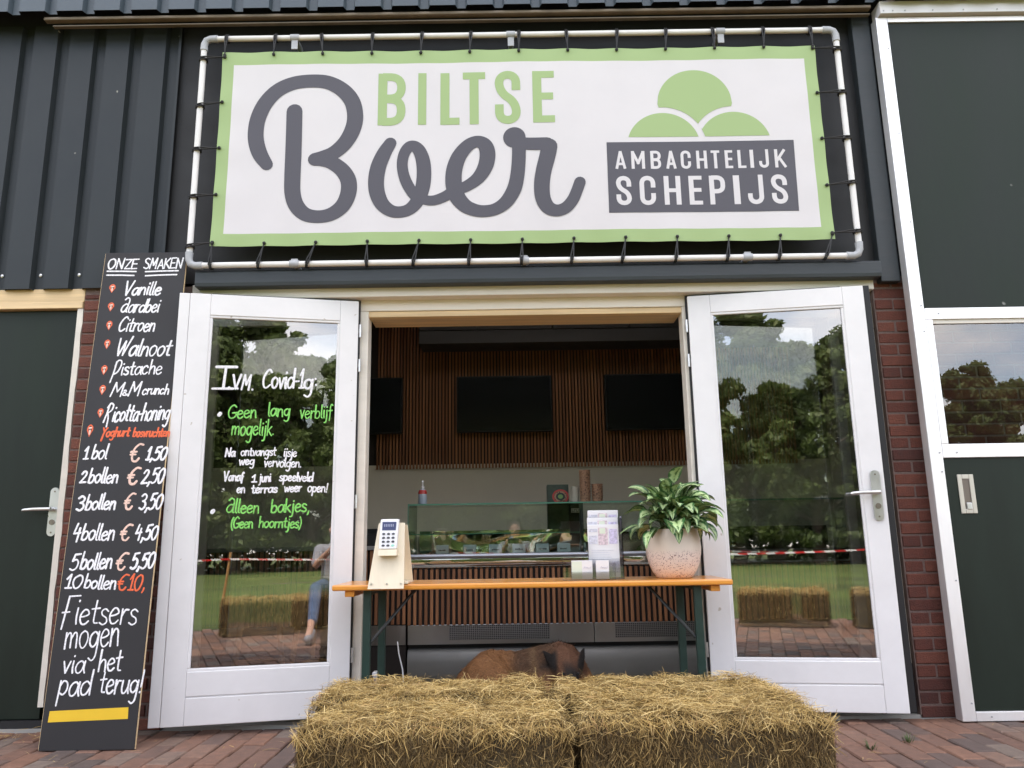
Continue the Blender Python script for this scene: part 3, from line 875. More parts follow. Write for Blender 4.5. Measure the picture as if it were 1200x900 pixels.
trap_sheet(-9.6, -2.25, -0.03, 2.592, 4.44, -3.08 - .2425 * 26).build('cladding', M['clad'], barn)
for k in range(7):
    sc = MB()
    x = -3.08 + .012 + .031 + .2425 * (k - 4)
    sc.lathe([(.012, 0), (.011, .004), (.004, .007)], n=10)
    sc.v[-30:] = [(x + vx, 0.004 - vz, 2.69 + vy) for vx, vy, vz in sc.v[-30:]]
    sc.build('screw', M['chrome'], barn)
trap_sheet(-9.6, 2.345, -0.20, 4.425, 5.3, -9.38, gw=.052).build('fascia', M['fascia'], barn)
brown = mat('brown_sheet', (0.06, 0.042, 0.035), 0.5, var=0.15)
trap_sheet(2.35, 9.85, -0.24, 4.405, 5.3, 2.38, gw=.052).build('fascia', brown, barn)
b = MB(); b.box(-3.1, 2.31, -.165, -.12, 4.386, 4.408)
b.build('eave_batten', mat('tan_batten', (.17, .13, .09), .55, var=.2), barn, bevel=.006)
b = MB(); b.box(-3.05, 2.31, -.14, -.11, 4.355, 4.364)
b.build('eave_batten', mat('tan_batten', (.15, .12, .085), .55, var=.2), barn, bevel=.002)
b = MB(); b.box(-2.25, 2.22, 0.0, .05, 2.62, 4.6); b.box(-9.6, -2.25, .012, .05, 2.6, 4.6)
b.build('backing_panel', M['black'], barn)
b = MB(); b.box(2.22, 2.342, -.06, .05, 2.545, 4.42)
b.build('corner_post', M['beam'], barn, bevel=.006)
b = MB()
b.prism([(-.105, 2.562), (-.032, 2.562), (-.031, 2.602), (-.002, 2.603), (-.002, 2.668), (-.098, 2.668), (-.11, 2.655), (-.11, 2.585)], -2.015, 2.205, lambda a, c, d: (d, a, c))
b.build('beam', M['beam'], barn, bevel=.004)


def bricks(x0, x1, z0, z1, y=0.0, seed=1):
    r_ = random.Random(seed)
    mb = MB()
    ph, pln, j = .0722, .232, .011
    row = 0
    z = z0
    while z < z1 - .02:
        zt = min(z + ph - j, z1)
        x = x0 - (row % 2) * pln / 2
        while x < x1:
            a, c = max(x, x0), min(x + pln - j, x1)
            if c - a > .02:
                mb.cur_r = min(1, max(0, r_.gauss(.45, .25)))
                dy = r_.uniform(-.003, .003)
                mb.box(a, c, y - .0055 + dy, y + .06, z + r_.uniform(-.001, .001), zt)
            x += pln
        row += 1
        z += ph
    return mb


bricks(-9.6, -3.955, 0.0, 2.555, seed=9).build('brick_wall', M['brick'], barn, bevel=.004, seg=1)
bricks(-2.738, -2.075, 0.0, 2.555, seed=3).build('brick_pier', M['brick'], barn, bevel=.004, seg=1)
bricks(2.193, 9.7, 0.0, 2.555, seed=5).build('brick_wall', M['brick'], barn, bevel=.004, seg=1)
for xa, xb in ((-2.739, -2.0605), (2.1865, 9.7), (-9.6, -3.955)):
    b = MB(); b.box(xa, xb, .0, .2, 0, 2.6)
    b.build('mortar_joint', M['mortar'], barn)

# plain dark green side door on the left
sdoor = MB(); sdoor.box(-3.9, -2.779, .03, .08, .06, 2.464)
sdoor = sdoor.build('side_door', M['green'], barn, bevel=.003)
b = MB(); b.box(-3.95, -2.745, -.012, .1, 2.468, 2.512); b.box(-3.95, -2.745, .004, .1, 2.514, 2.6)
b.build('lintel', M['rawwood'], barn, bevel=.004)
b = MB()
zz = .13
pts = []
while zz < 2.466:
    pts.append((-2.743 + rng.uniform(-.004, .006), zz)); zz += .07
b.prism([(-2.777, .13), (-2.745, .13)] + pts[1:] + [(-2.745, 2.466), (-2.777, 2.466)], -.004, .1, XZ(0))
b.build('jamb', M['cream'], barn)
b = MB(); b.box(-3.9, -2.74, .01, .1, 0, .055)
b.build('threshold', M['black'], barn)


def lever(parent, x, z, y, length, plate=(.052, .285), toward=-1, name='door_handle', key=True):
    hp = MB()
    w_, h_ = plate
    poly = []
    for k in range(9):
        t = math.pi * k / 8
        poly.append((x + w_ / 2 * math.cos(t), z + h_ * .36 + w_ / 2 * math.sin(t)))
    for k in range(9):
        t = math.pi + math.pi * k / 8
        poly.append((x + w_ / 2 * math.cos(t), z - h_ * .46 + w_ / 2 * math.sin(t)))
    hp.prism(poly, -.012, 0, XZ(y))
    hp.tube([(x, y - .012, z), (x, y - .05, z)], .011, 12)
    hp.tube([(x - toward * .008, y - .052, z + .001), (x + toward * length * .6, y - .056, z), (x + toward * (length - .012), y - .052, z - .003), (x + toward * length, y - .045, z - .004)], [.0115, .0105, .010, .008], 12)
    o = hp.build(name, M['chrome'], parent, smooth=True)
    if key:
        kb = MB()
        kb.tube([(x, y - .011, z - .075), (x, y - .0165, z - .075)], .016, 14)
        kb.box(x - .005, x + .005, y - .0175, y - .016, z - .083, z - .068)
        kb.tube([(x, y - .011, z - .135), (x, y - .0145, z - .135)], .005, 8)
        kb.tube([(x, y - .011, z + .105), (x, y - .0145, z + .105)], .005, 8)
        kb.build('keyhole', mat('dull_brass', (.25, .22, .18), .4, .8), o, smooth=True)
    return o


lever(sdoor, -2.815, 1.232, .03, .16)

# cream frame of the wide opening
b = MB()
b.box(-2.06, 2.185, .05, .12, 2.437, 2.605)
b.box(-2.06, 2.185, -.03, .0495, 2.506, 2.60)
b.box(-2.06, -1.985, .05, .12, .02, 2.437)
b.box(-1.065, -.972, .05, .16, .02, 2.437)
b.box(.998, 1.088, .05, .16, .02, 2.437)
b.build('door_frame', M['cream'], barn, bevel=.005)
b = MB(); b.box(1.985, 2.186, .03, .12, .285, 2.436)
b.build('jamb', M['cream2'], barn, bevel=.005)
b = MB(); b.box(1.985, 2.186, .035, .12, .0, .283)
b.build('plinth', M['black'], barn)
b = MB(); b.box(-2.06, -1.985, .02, .05, 0, .3)
b.build('plinth', M['black'], barn)
b = MB(); b.box(-.972, .998, .06, .3, 2.40, 2.436)
b.build('soffit_board', M['rawwood'], barn, bevel=.003)
for s, xa, xb in ((-1, -1.985, -1.065), (1, 1.088, 1.985)):
    f = MB()
    f.box(xa, xb, .085, .12, .02, .14); f.box(xa, xb, .085, .12, 2.36, 2.437)
    f.box(xa, xa + .06, .085, .12, .14, 2.36); f.box(xb - .06, xb, .085, .12, .14, 2.36)
    f = f.build('side_window', M['cream'], barn, bevel=.004)
    p = MB(); p.add([(xa + .06, .1, .14), (xb - .06, .1, .14), (xb - .06, .1, 2.36), (xa + .06, .1, 2.36)], [(0, 1, 2, 3)])
    p.build('pane', M['glass'], f)


def french_door(hx, rz, s, W, gl, hand, label):
    """One glazed leaf; local x runs from the hinge (0), s = -1 to the left, s = +1 to the right."""
    g0, g1, gz0, gz1 = gl                  # glass inner/outer x (positive), z range
    z0, z1 = .055, 2.488

    def X(a, c):
        return (min(s * a, s * c), max(s * a, s * c))
    mb = MB()
    mb.box(*X(0, g0), 0, .032, z0, z1)
    if s < 0:
        mb.box(*X(g1, W - .062), 0, .032, z0, z1)
        mb.box(*X(W - .060, W), .004, .032, z0, z1)
    else:
        mb.box(*X(g1, W), 0, .032, z0, z1)
    mb.box(*X(g0 + .0006, g1 - .0006), .0005, .032, gz1, z1)
    mb.box(*X(g0 + .0006, g1 - .0006), .0005, .032, .205, gz0)
    mb.box(*X(g0 + .0006, g1 - .0006), .0005, .032, z0, .198)
    mb.box(*X(g0 + .0006, g1 - .0006), .008, .031, .196, .207)
    d = mb.build('glazed_door', M['white'], barn, bevel=.0035, loc=(hx, 0, 0), rot=(0, 0, rz))
    d['label'] = label
    bd = MB()
    t = .016
    bd.box(*X(g0 - .002, g0 + t), .006, .03, gz0 + t, gz1 - t); bd.box(*X(g1 - t, g1 + .002), .006, .03, gz0 + t, gz1 - t)
    bd.box(*X(g0 - .002, g1 + .002), .0055, .03, gz1 - t, gz1 + .002); bd.box(*X(g0 - .002, g1 + .002), .0055, .03, gz0 - .002, gz0 + t)
    bd.build('glazing_bead', M['white'], d, bevel=.005)
    gk = MB()
    ex = .045 if s > 0 else .0
    gk.box(*X(-.013, g0), .034, .058, z0 + .01, z1 + .014); gk.box(*X(g1, W + ex), .034, .062, z0 + .0, z1 + .010)
    gk.box(*X(g0, g1), .034, .058, gz1, z1 + .014); gk.box(*X(g0, g1), .034, .058, z0 + .01, gz0)
    gk.build('rubber_seal', M['rubber'], d, bevel=.002)
    xa, xb = X(g0 + t - .004, g1 - t + .004)
    za, zb = gz0 + t - .004, gz1 - t + .004
    p = MB(); p.add([(xa, .018, za), (xb, .018, za), (xb, .018, zb), (xa, .018, zb)], [(0, 1, 2, 3)])
    p.build('pane', M['glass'], d)
    for z in (.38, 1.25, 2.08, 2.3):
        h = MB()
        h.tube([(-s * .012, .015, z - .04), (-s * .012, .015, z + .04)], .008, 10)
        h.tube([(-s * .012, .015, z - .012), (-s * .012, .015, z + .012)], .0095, 10)
        h.build('hinge', M['chrome'], d, smooth=True)
    if hand:
        lever(d, .988, 1.245, 0, .148)
    return d


dl = french_door(-1.0254, .215, -1, 1.049, (.111, .870, .333, 2.357), False, 'left glazed door with white and green handwriting on its pane')
dr = french_door(1.0254, -.1523, 1, 1.04, (.135, .918, .324, 2.374), True, 'right glazed door with a steel lever handle')
mbs = {k: MB() for k in 'wopg'}
GF = lambda u, v, w: (u, .0165 - w, v)
write_words(mbs, GLASS_WORDS, GF, random.Random(3))
for u, v in GLASS_DOTS:
    stroke(mbs['w'], [(u - .003, v - .004), (u + .003, v + .004)], .022, GF)
mbs['w'].build('lettering', M['paintw'], dl)
mbs['g'].build('lettering', M['paintg'], dl)

# aluminium framed sliding door on the right
fx, fy = 2.342, -.14
b = MB()
b.box(fx, fx + .075, fy, -.07, 0.006, 4.33)
for za, zb in ((.006, .056), (1.44, 1.52), (2.275, 2.345), (4.295, 4.33)):
    b.box(fx + .076, 4.6, fy + .0006, -.07, za, zb)
b.box(fx + .076, fx + .118, fy + .0008, -.07, 1.521, 2.274)
sl = b.build('sliding_door', M['alu'], barn, bevel=.003)
sl['label'] = 'tall sliding door with aluminium frame, dark panels and a window'
b = MB(); b.box(fx + .118, 4.6, -.128, -.1, 2.25, 2.2745)
b.build('cover_strip', M['cream'], sl)
for za, zb in ((.058, 1.438), (2.347, 4.293)):
    b = MB(); b.box(fx + .077, 4.59, -.128, -.09, za, zb)
    b.build('door_panel', M['green'], sl)
b = MB(); b.add([(fx + .118, -.115, 1.521), (4.59, -.115, 1.521), (4.59, -.115, 2.2495), (fx + .118, -.115, 2.2495)], [(0, 1, 2, 3)])
b.build('pane', M['glass3'], sl)
b = MB()
hx0, hx1, hz0, hz1 = 2.487, 2.58, 1.12, 1.343
ox, oz, yy = .026, .026, -.128
b.box(hx0, hx0 + ox, yy - .006, yy, hz0, hz1); b.box(hx1 - ox, hx1, yy - .006, yy, hz0, hz1)
b.box(hx0 + ox, hx1 - ox, yy - .0058, yy, hz0, hz0 + oz); b.box(hx0 + ox, hx1 - ox, yy - .0058, yy, hz1 - oz, hz1)
hd = b.build('recessed_handle', mat('zinc_plate', (.58, .55, .48), .45, .6), sl, bevel=.003)
b = MB()
x0, x1, z0, z1 = hx0 + ox, hx1 - ox, hz0 + oz, hz1 - oz
b.add([(x0, yy - .001, z0), (x1, yy - .001, z0), (x1, yy - .001, z1), (x0, yy - .001, z1),
       (x0 + .012, yy - .0008, z0 + .0), (x1 - .004, yy - .0006, z0 + .02), (x1 - .012, yy - .0006, z1 - .045), (x0 + .004, yy - .0007, z1 - .045)],
      [(0, 1, 5, 4), (1, 2, 6, 5), (2, 3, 7, 6), (3, 0, 4, 7), (4, 5, 6, 7)])
b.build('finger_recess', mat('recess_metal', (.20, .17, .15), .35, .7), hd)
b = MB(); b.box(x0 + .008, x1 - .002, yy - .009, yy - .0015, z0 - .004, z0 + .036)
b.build('latch', M['chrome'], hd, bevel=.004)
b = MB(); b.box(2.36, 6.6, -.175, -.06, 4.335, 4.425)
b.build('sliding_rail', mat('rail_cover', (.74, .73, .75), .4), barn, bevel=.003)
b = MB()
for x in (2.38, 2.44, 2.52, 2.7, 2.9, 3.12):
    b.tube([(x, -.176, 4.352), (x, -.179, 4.352)], .005, 8)
for z in (.1, .75, 1.36, 1.47, 2.2, 2.36, 2.9, 3.5, 4.1):
    b.tube([(fx + .058, fy - .0005, z), (fx + .058, fy - .004, z)], .0045, 8)
for x in (2.5, 3.1):
    for z in (.03, 1.47, 2.31):
        b.tube([(x, fy, z), (x, fy - .004, z)], .0045, 8)
b.build('screws', M['pvcgrey'], sl)

# body of the building and the room behind the opening
b = MB()
b.box(-9.7, -2.06, .2, .3, 0, 5.0); b.box(2.19, 9.8, .2, .3, 0, 5.0); b.box(-2.06, 2.19, .2, .3, 2.61, 5.0)
b.box(-9.7, -9.6, .3, 3.5, 0, 5.0); b.box(9.7, 9.8, .3, 3.5, 0, 5.0); b.box(-9.6, 9.7, 3.2, 3.3, 0, 5.0)
b.box(-2.7, -2.06, .13, .2, 0, 5.0); b.box(2.19, 9.7, .13, .2, 2.6, 5.0)
b.build('inner_wall', M['dark'], barn)
SX0, SX1, SY0, SY1 = -1.7, 1.7, .5, 1.45        # unseen roof opening over the counter, added to brighten the room
b = MB()
b.box(-9.8, SX0, -.18, 3.6, 5.3, 5.4); b.box(SX1, 9.85, -.18, 3.6, 5.3, 5.4); b.box(SX0, SX1, -.18, SY0, 5.3, 5.4); b.box(SX0, SX1, SY1, 3.6, 5.3, 5.4)
b.box(-9.6, 9.7, -.1, .2, 5.001, 5.299)
b.build('roof', M['dark'], barn)
b = MB()
b.box(SX0 - .05, SX0, SY0 - .05, SY1 + .05, 3.45, 5.35); b.box(SX1, SX1 + .05, SY0 - .05, SY1 + .05, 3.45, 5.35)
b.box(SX0, SX1, SY0 - .05, SY0, 3.45, 5.35); b.box(SX0, SX1, SY1, SY1 + .05, 3.45, 5.35)
b.build('added_light_shaft', M['white'], barn)  # white shaft added to spread daylight into the room
b = MB(); b.box(-9.6, 9.7, .0, 3.2, -.012, .015)
tag(b.build('interior_floor', M['floor']), kind='structure')
b = MB(); b.box(-2.9, 2.9, 2.63, 2.72, 0, 1.72)
b.build('back_wall', M['beige'], barn)
b = MB()
b.box(-2.9, SX0 - .05, .3, 3.0, 3.45, 3.5); b.box(SX1 + .05, 2.9, .3, 3.0, 3.45, 3.5); b.box(SX0 - .05, SX1 + .05, .3, SY0 - .05, 3.45, 3.5); b.box(SX0 - .05, SX1 + .05, SY1 + .05, 3.0, 3.45, 3.5)
b.build('ceiling', M['ceil'], barn)
for xa in (-2.95, 2.9):
    b = MB(); b.box(xa, xa + .05, .3, 3.0, 0, 3.5)
    b.build('side_wall', M['beige'], barn)
b = MB(); b.box(-2.9, 2.9, 2.64, 2.7, 1.68, 3.45)
b.build('felt_backing', M['felt'], barn)
b = MB()
x = -1.36
while x < 2.6:
    b.cur_r = rng.random()
    b.box(x, x + .0165, 2.612, 2.64, 1.68, 3.3)
    x += .031
b.build('slat_panel', M['slat'], barn)
# dark panelled bulkhead under the ceiling
b = MB()
xs = [-.93, -.40, .31, 1.02, 1.75, 2.6]
for i in range(5):
    b.box(xs[i] + .004, xs[i + 1] - .004, 2.28, 2.6, 2.93, 3.44)
b.box(-.93, 2.6, 2.275, 2.6, 2.80, 2.922)
b.build('bulkhead', M['ceil'], barn, bevel=.003)

# ================================================================== WALL SCREENS
for xa, xb, lab in ((-1.98, -1.115, 'leftmost dark wall screen, half hidden by the left door jamb'),
                    (-.603, .303, 'middle dark wall screen hanging on the slatted back wall'),
                    (.806, 1.70, 'rightmost dark wall screen, cut off by the right door jamb')):
    t = thing('wall_screen', lab, 'screen', ((xa + xb) / 2, 2.61, 2.28), group='dark screens on the slatted back wall')
    w_ = (xb - xa) / 2
    b = MB(); b.box(-w_, w_, -.045, -.002, -.27, .27)
    b.build('casing', M['rubber'], t, bevel=.006)
    b = MB(); b.box(-w_ + .012, w_ - .012, -.0475, -.046, -.258, .258)
    b.build('screen_glass', M['tv'], t)

# ================================================================== ICE CREAM COUNTER
DX0, DX1 = -.84, 2.4
ct = thing('display_counter', 'long ice cream display counter with glass top, slatted wood front and steel base', 'counter', (0, 1.05, 0))
b = MB(); b.box(DX0, DX1, .02, .05, .43, .815)
b.build('felt_backing', M['felt'], ct)
b = MB()
x = DX0
while x < DX1 - .03:
    b.cur_r = rng.random()
    b.box(x, x + .021, -.005, .02, .433, .815)
    x += .0395
b.build('slat_front', M['slat'], ct, bevel=.002, seg=1)
b = MB()
b.box(DX0, .475, .012, .05, .30, .432); b.box(.48, DX1, .012, .05, .30, .432)
b.build('plinth', M['steel'], ct, bevel=.002)
for xa, xb in ((-.545, .16), (.625, 1.32)):
    gb = MB()
    gb.box(xa, xb, .0095, .0115, .33, .428)
    gr = gb.build('vent', M['dark'], ct)
    gb = MB()
    n_ = int((xb - xa) / .0135)
    for k in range(n_ + 1):
        xx = xa + (xb - xa) * k / n_
        gb.box(xx - .0022, xx + .0022, .0065, .009, .33, .428)
    for k in range(9):
        zz = .33 + .098 * k / 8
        gb.box(xa, xb, .0048, .0062, zz - .0022, zz + .0022)
    gb.build('grille', M['grille'], gr)
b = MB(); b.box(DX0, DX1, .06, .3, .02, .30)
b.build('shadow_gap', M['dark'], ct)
b = MB()
prof = [(.055, .27), (.03, .262), (.012, .235), (.004, .18), (.004, .10), (.015, .05), (.05, .03)]
n_ = len(prof)
b.add([(xx, a, c) for xx in (DX0, DX1) for a, c in prof], [(i, n_ + i, n_ + i + 1, i + 1) for i in range(n_ - 1)])
b.build('kick_panel', mat('brushed_steel', (.26, .255, .24), .6, .85, var=.08, vscale=5), ct, smooth='all')
# lower curved polished front, rail, tray, back
b = MB()
prof = [(.02, .817), (-.005, .83), (-.012, .86), (-.008, .885)]
n_ = len(prof)
b.add([(xx, a, c) for xx in (DX0, DX1) for a, c in prof], [(i, n_ + i, n_ + i + 1, i + 1) for i in range(n_ - 1)])
b.build('polished_front', M['mirror'], ct, smooth='all')
b = MB(); b.tube([(DX0, -.012, .905), (DX1, -.012, .905)], .017, 14)
b.build('rail', mat('satin_rail', (.42, .43, .46), .3, .9), ct, smooth=True)
b = MB(); b.box(DX0, DX1, .03, .55, .84, .87)
b.build('tray', M['steel'], ct)
b = MB()
NXp, NZp = 60, 8
for j in range(NZp + 1):
    pass
vs, fs = [], []
for j in range(NZp + 1):
    for i in range(NXp + 1):
        xx = DX0 + .02 + (DX1 - DX0 - .04) * i / NXp
        zz = .87 + .22 * j / NZp
        vs.append((xx, .50 + .03 * noise.noise((xx * 2.6, zz * 3, 2)) + .004 * (j / NZp), zz))
for j in range(NZp):
    for i in range(NXp):
        a = j * (NXp + 1) + i
        fs.append((a, a + 1, a + NXp + 2, a + NXp + 1))
b.add(vs, fs)
b.build('polished_back', M['mirror'], ct, smooth='all')
b = MB(); b.box(DX0, DX1, -.006, -.001, .918, 1.272)
b.build('front_glass', M['glass2'], ct)
b = MB(); b.box(DX0, DX1, .0, .5, 1.2735, 1.2795)
b.build('top_glass', M['glass2'], ct)
b = MB(); b.box(DX0, DX1, .2, .5, 1.06, 1.066)
b.build('glass_shelf', M['glass2'], ct)
b = MB(); b.box(DX0 - .004, DX1, -.0075, -.0065, 1.268, 1.2785); b.box(DX0, .45, .1975, .1995, 1.059, 1.067); b.box(DX0 - .007, DX0 - .001, -.006, .5, .9, 1.28)
b.build('glass_edge', M['glassedge'], ct)
b = MB()
for xx in (.41, 1.4): b.box(xx - .012, xx + .012, .0, .02, .92, 1.27)
b.build('glass_post', M['dsteel'], ct)
b = MB(); b.box(DX0, DX1, .54, 1.0, .95, 1.045); b.box(DX0, DX1, .56, .98, .015, .95)
b.build('back_worktop', M['steel'], ct)
# flavour tags
for k, tx in enumerate((-.60, -.40, -.215, -.045, .125, .28, .44)):
    t = thing('flavour_tag', 'small grey flavour tag standing in the row behind the display glass', 'price tag', (tx, 1.083, .9225), group='flavour tags in the ice cream display')
    t.rotation_euler = (R(-8), 0, R(rng.uniform(-6, 6)))
    b = MB(); b.box(-.047, .047, -.002, .002, 0, .062); b.box(-.047, .047, .002, .03, 0, .003)
    b.build('card', M['tag'], t)
    b = MB()
    xx = -.026
    while xx < .024:
        l_ = rng.uniform(.005, .012)
        b.box(xx, xx + l_, -.0032, -.0022, .018, .018 + rng.uniform(.008, .013)); xx += l_ + .003
    b.build('lettering', M['ink'], t)

# things standing on the counter
t = thing('pump_bottle', 'pump bottle with red band and pale label on the display counter', 'bottle', (-.77, 1.30, 1.28))
b = MB(); b.lathe([(.030, 0), (.033, .004), (.033, .095), (.026, .115), (.014, .124), (.013, .128)], n=20)
b.build('bottle_body', M['bluegrey'], t, smooth=True)
b = MB(); b.lathe([(.0335, .085), (.0335, .098), (.0275, .113), (.0265, .115)], n=20, caps=False)
b.build('red_band', M['red'], t, smooth=True)
b = MB(); b.lathe([(.014, .128), (.014, .142), (.006, .146), (.005, .175), (.009, .176), (.009, .186), (.003, .19)], n=14); b.tube([(0, 0, .181), (.0, -.03, .179), (0, -.034, .172)], .004, 8)
b.build('pump', M['plastic'], t, smooth=True)

t = thing('picture_box', 'dark green box with a round swirl picture on its front', 'box', (.275, 1.62, 1.045))
b = MB(); b.box(-.085, .085, -.07, .07, 0, .395)
b.build('carton', M['darkgreen'], t, bevel=.003)
for r0, r1, mm_ in ((.052, .066, M['red']), (.036, .05, M['kraft']), (.022, .035, M['tgreen']), (.0, .02, mat('lime_print', (.2, .35, .1), .5))):
    b = MB()
    pr = []
    for k in range(24):
        a = 2 * math.pi * k / 24
        pr += [(.02 + r0 * math.cos(a), -.0712, .30 + r0 * .85 * math.sin(a)), (.02 + r1 * math.cos(a), -.0712, .30 + r1 * .85 * math.sin(a))]
    b.add(pr, [(2 * k, (2 * k + 2) % 48, (2 * k + 3) % 48, 2 * k + 1) for k in range(24)])
    b.build('printed_ring', mm_, t)

t = thing('black_box', 'black box with a small white lettered plate on the worktop', 'box', (.415, 1.60, 1.045))
b = MB(); b.box(-.055, .055, -.06, .06, 0, .235)
b.build('casing', M['rubber'], t, bevel=.004)
b = MB(); b.box(-.04, .035, -.0635, -.0612, .172, .205)
pl_ = b.build('name_plate', M['paper'], t)
b = MB()
for k in range(4):
    b.box(-.034 + k * .017, -.031 + k * .017, -.0652, -.064, .178, .199)
    b.box(-.029 + k * .017, -.022 + k * .017, -.0652, -.064, .178 + .016 * (k % 2), .183 + .016 * (k % 2))
b.build('lettering', M['ink'], pl_)

for (cx, cy, n_, r_, mm_, lab) in ((.47, 1.32, 12, .042, 'kraft', 'tall stack of printed brown ice cream cups on the counter'),
                                  (.565, 1.34, 6, .043, 'kraft', 'shorter stack of printed brown cups right of the tall one'),
                                  (.395, 1.36, 5, .032, 'palecup', 'small stack of plain pale cups left of the tall brown one')):
    t = thing('cup_stack', lab, 'cups', (cx, cy, 1.28), group='stacks of paper cups on the counter')
    h0, st = (.055, .0175)
    for k in range(n_):
        z = k * st
        b = MB(); b.cur_r = rng.random()
        b.lathe([(r_ * .86, z), (r_ * .98, z + h0 - .004), (r_ * 1.04, z + h0 - .002), (r_ * 1.04, z + h0 + .002), (r_ * .96, z + h0), (r_ * .86, z + .006)], n=18)
        b.build('paper_cup', M[mm_], t, smooth=True)

# lower counter to the left, with a cash drawer
sc_ = thing('side_counter', 'low counter with slatted wood front left of the ice cream display', 'counter', (-1.6, 1.05, 0))
b = MB(); b.box(-.75, .745, .025, .5, .02, .955)
b.build('carcass', M['felt'], sc_)
b = MB()
x = -.74
while x < .73:
    b.cur_r = rng.random()
    b.box(x, x + .021, -.002, .025, .44, .955); x += .0395
b.build('slat_front', M['slat'], sc_, bevel=.002, seg=1)
b = MB(); b.box(-.75, .745, .012, .024, .30, .432)
b.build('plinth', M['steel'], sc_)
b = MB(); b.box(-.76, .745, -.02, .52, .957, .985)
b.build('worktop', mat('grey_laminate', (.3, .29, .28), .4), sc_, bevel=.003)
t = thing('cash_drawer', 'flat black till box on the low left counter', 'till', (-1.07, 1.25, .985))
b = MB(); b.box(-.13, .13, -.16, .16, 0, .085)
b.build('casing', M['rubber'], t, bevel=.006)
b = MB(); b.prism([(-.16, .086), (.0, .086), (.0, .12), (-.04, .125)], -.1, .1, lambda a, c, d: (d, a, c))
b.build('keypad', M['dsteel'], t, bevel=.003)

for k, (sx_, sy_, rot_) in enumerate(((-1.72, .55, .3), (-1.30, .50, -.2))):
    t = thing('bar_stool', ('wooden stool behind the left side window, nearer the brick pier', 'wooden stool behind the left side window, nearer the opening')[k], 'stool', (sx_, sy_, .015), rot_, group='wooden stools behind the side window')
    b = MB(); b.lathe([(.15, .74), (.165, .745), (.165, .775), (.15, .782)], n=24)
    b.build('seat', M['stool'], t, smooth=True)
    for ax, ay in ((1, 1), (1, -1), (-1, 1), (-1, -1)):
        b = MB(); b.tube([(ax * .17, ay * .17, 0), (ax * .09, ay * .09, .745)], [.017, .02], 10)
        b.build('leg', M['stool'], t, smooth=True)
    b = MB()
    for p, q in (((1, 1), (1, -1)), ((1, -1), (-1, -1)), ((-1, -1), (-1, 1)), ((-1, 1), (1, 1))):
        b.tube([(p[0] * .143, p[1] * .143, .25), (q[0] * .143, q[1] * .143, .25)], .011, 8)
    b.build('footrest', M['stool'], t, smooth=True)

# ================================================================== BANNER AND ITS PIPE FRAME
PYF = -.13
pf = thing('pipe_rack', 'white plastic pipe frame with grey corner fittings round the banner', 'pipe frame', (0, PYF, 2.69))
xl, xr, zb, zt = -2.05, 2.072, 0.0, 1.56
rp_ = .0185
for a, c in (((xl + .05, 0, zt), (xr - .05, 0, zt)), ((xl + .05, 0, zb), (xr - .05, 0, zb)), ((xl, 0, zb + .05), (xl, 0, zt - .05)), ((xr, 0, zb + .05), (xr, 0, zt - .05))):
    b = MB(); b.tube([a, c], rp_, 16)
    b.build('pipe', M['pvc'], pf, smooth=True)
for cx, cz, dx, dz in ((xl, zt, 1, -1), (xr, zt, -1, -1), (xl, zb, 1, 1), (xr, zb, -1, 1)):
    b = MB()
    P_ = [(cx, 0, cz + dz * .085), (cx, 0, cz + dz * .04), (cx + dx * .012, 0, cz + dz * .012), (cx + dx * .04, 0, cz), (cx + dx * .085, 0, cz)]
    b.tube(P_, [.0245, .0225, .0225, .0225, .0245], 14)
    b.build('elbow', M['pvcgrey'], pf, smooth=True)
for x in (-1.46, -.05, 1.32):
    for z, sg in ((zt, -1), (zb, 1)):
        if z == zb: x_ = x + .06
        else: x_ = x
        b = MB(); b.tube([(x_ - .028, 0, z), (x_ + .028, 0, z)], .0235, 14); b.tube([(x_, 0, z), (x_, .13, z)], .018, 10)
        b.box(x_ - .02, x_ + .02, -.008, .0, z + sg * .02, z + sg * (.075 if z == zt else .032)) if sg > 0 else b.box(x_ - .02, x_ + .02, -.008, .0, z - .085, z - .02)
        b.build('pipe_clip', M['pvcgrey'], pf, smooth=True)

def BY(x, z):
    y = -.005 * math.sin(1.7 * x + .6) * math.cos(2.3 * z) - .0035 * math.sin(4.3 * x + 2 * z)
    y -= .0045 * math.cos(2 * math.pi * (x + 1.905) / .3175) * math.exp(-(.667 - min(abs(z), .667)) / .11)      # puckers between the ties
    y -= .003 * math.cos(2 * math.pi * (z + .637) / .3185) * math.exp(-(1.922 - min(abs(x), 1.922)) / .12)
    return y
bn = thing('banner', 'wide white banner with pale green border tied inside the pipe frame above the doors', 'banner', (0, -.14, 3.468))
BW, BH, IW, IH0, IH1 = 1.922, .667, 1.846, -.585, .577
xs = sorted(set([-BW, BW, -IW, IW] + list(np.linspace(-BW, BW, 145))))
zs = sorted(set([-BH, BH, IH0, IH1] + list(np.linspace(-BH, BH, 48))))
b = MB()
o = len(b.v)
for z in zs:
    for x in xs:
        # right side is a touch shorter and lower than the left, edges pulled between the ties
        zz = z - .008 * x / BW
        if abs(z) == BH: zz -= math.copysign(.006 * (0.5 + 0.5 * math.cos(x * 2 * math.pi / .3205)) - .006, -z) * 0
        b.v.append((x, BY(x, z), zz))
nX = len(xs)
for j in range(len(zs) - 1):
    for i in range(nX - 1):
        xm, zm = (xs[i] + xs[i + 1]) / 2, (zs[j] + zs[j + 1]) / 2
        b.f.append([j * nX + i, j * nX + i + 1, (j + 1) * nX + i + 1, (j + 1) * nX + i])
        b.r.append(.5)
        b.mi.append(0 if (abs(xm) < IW and IH0 < zm < IH1) else 1)
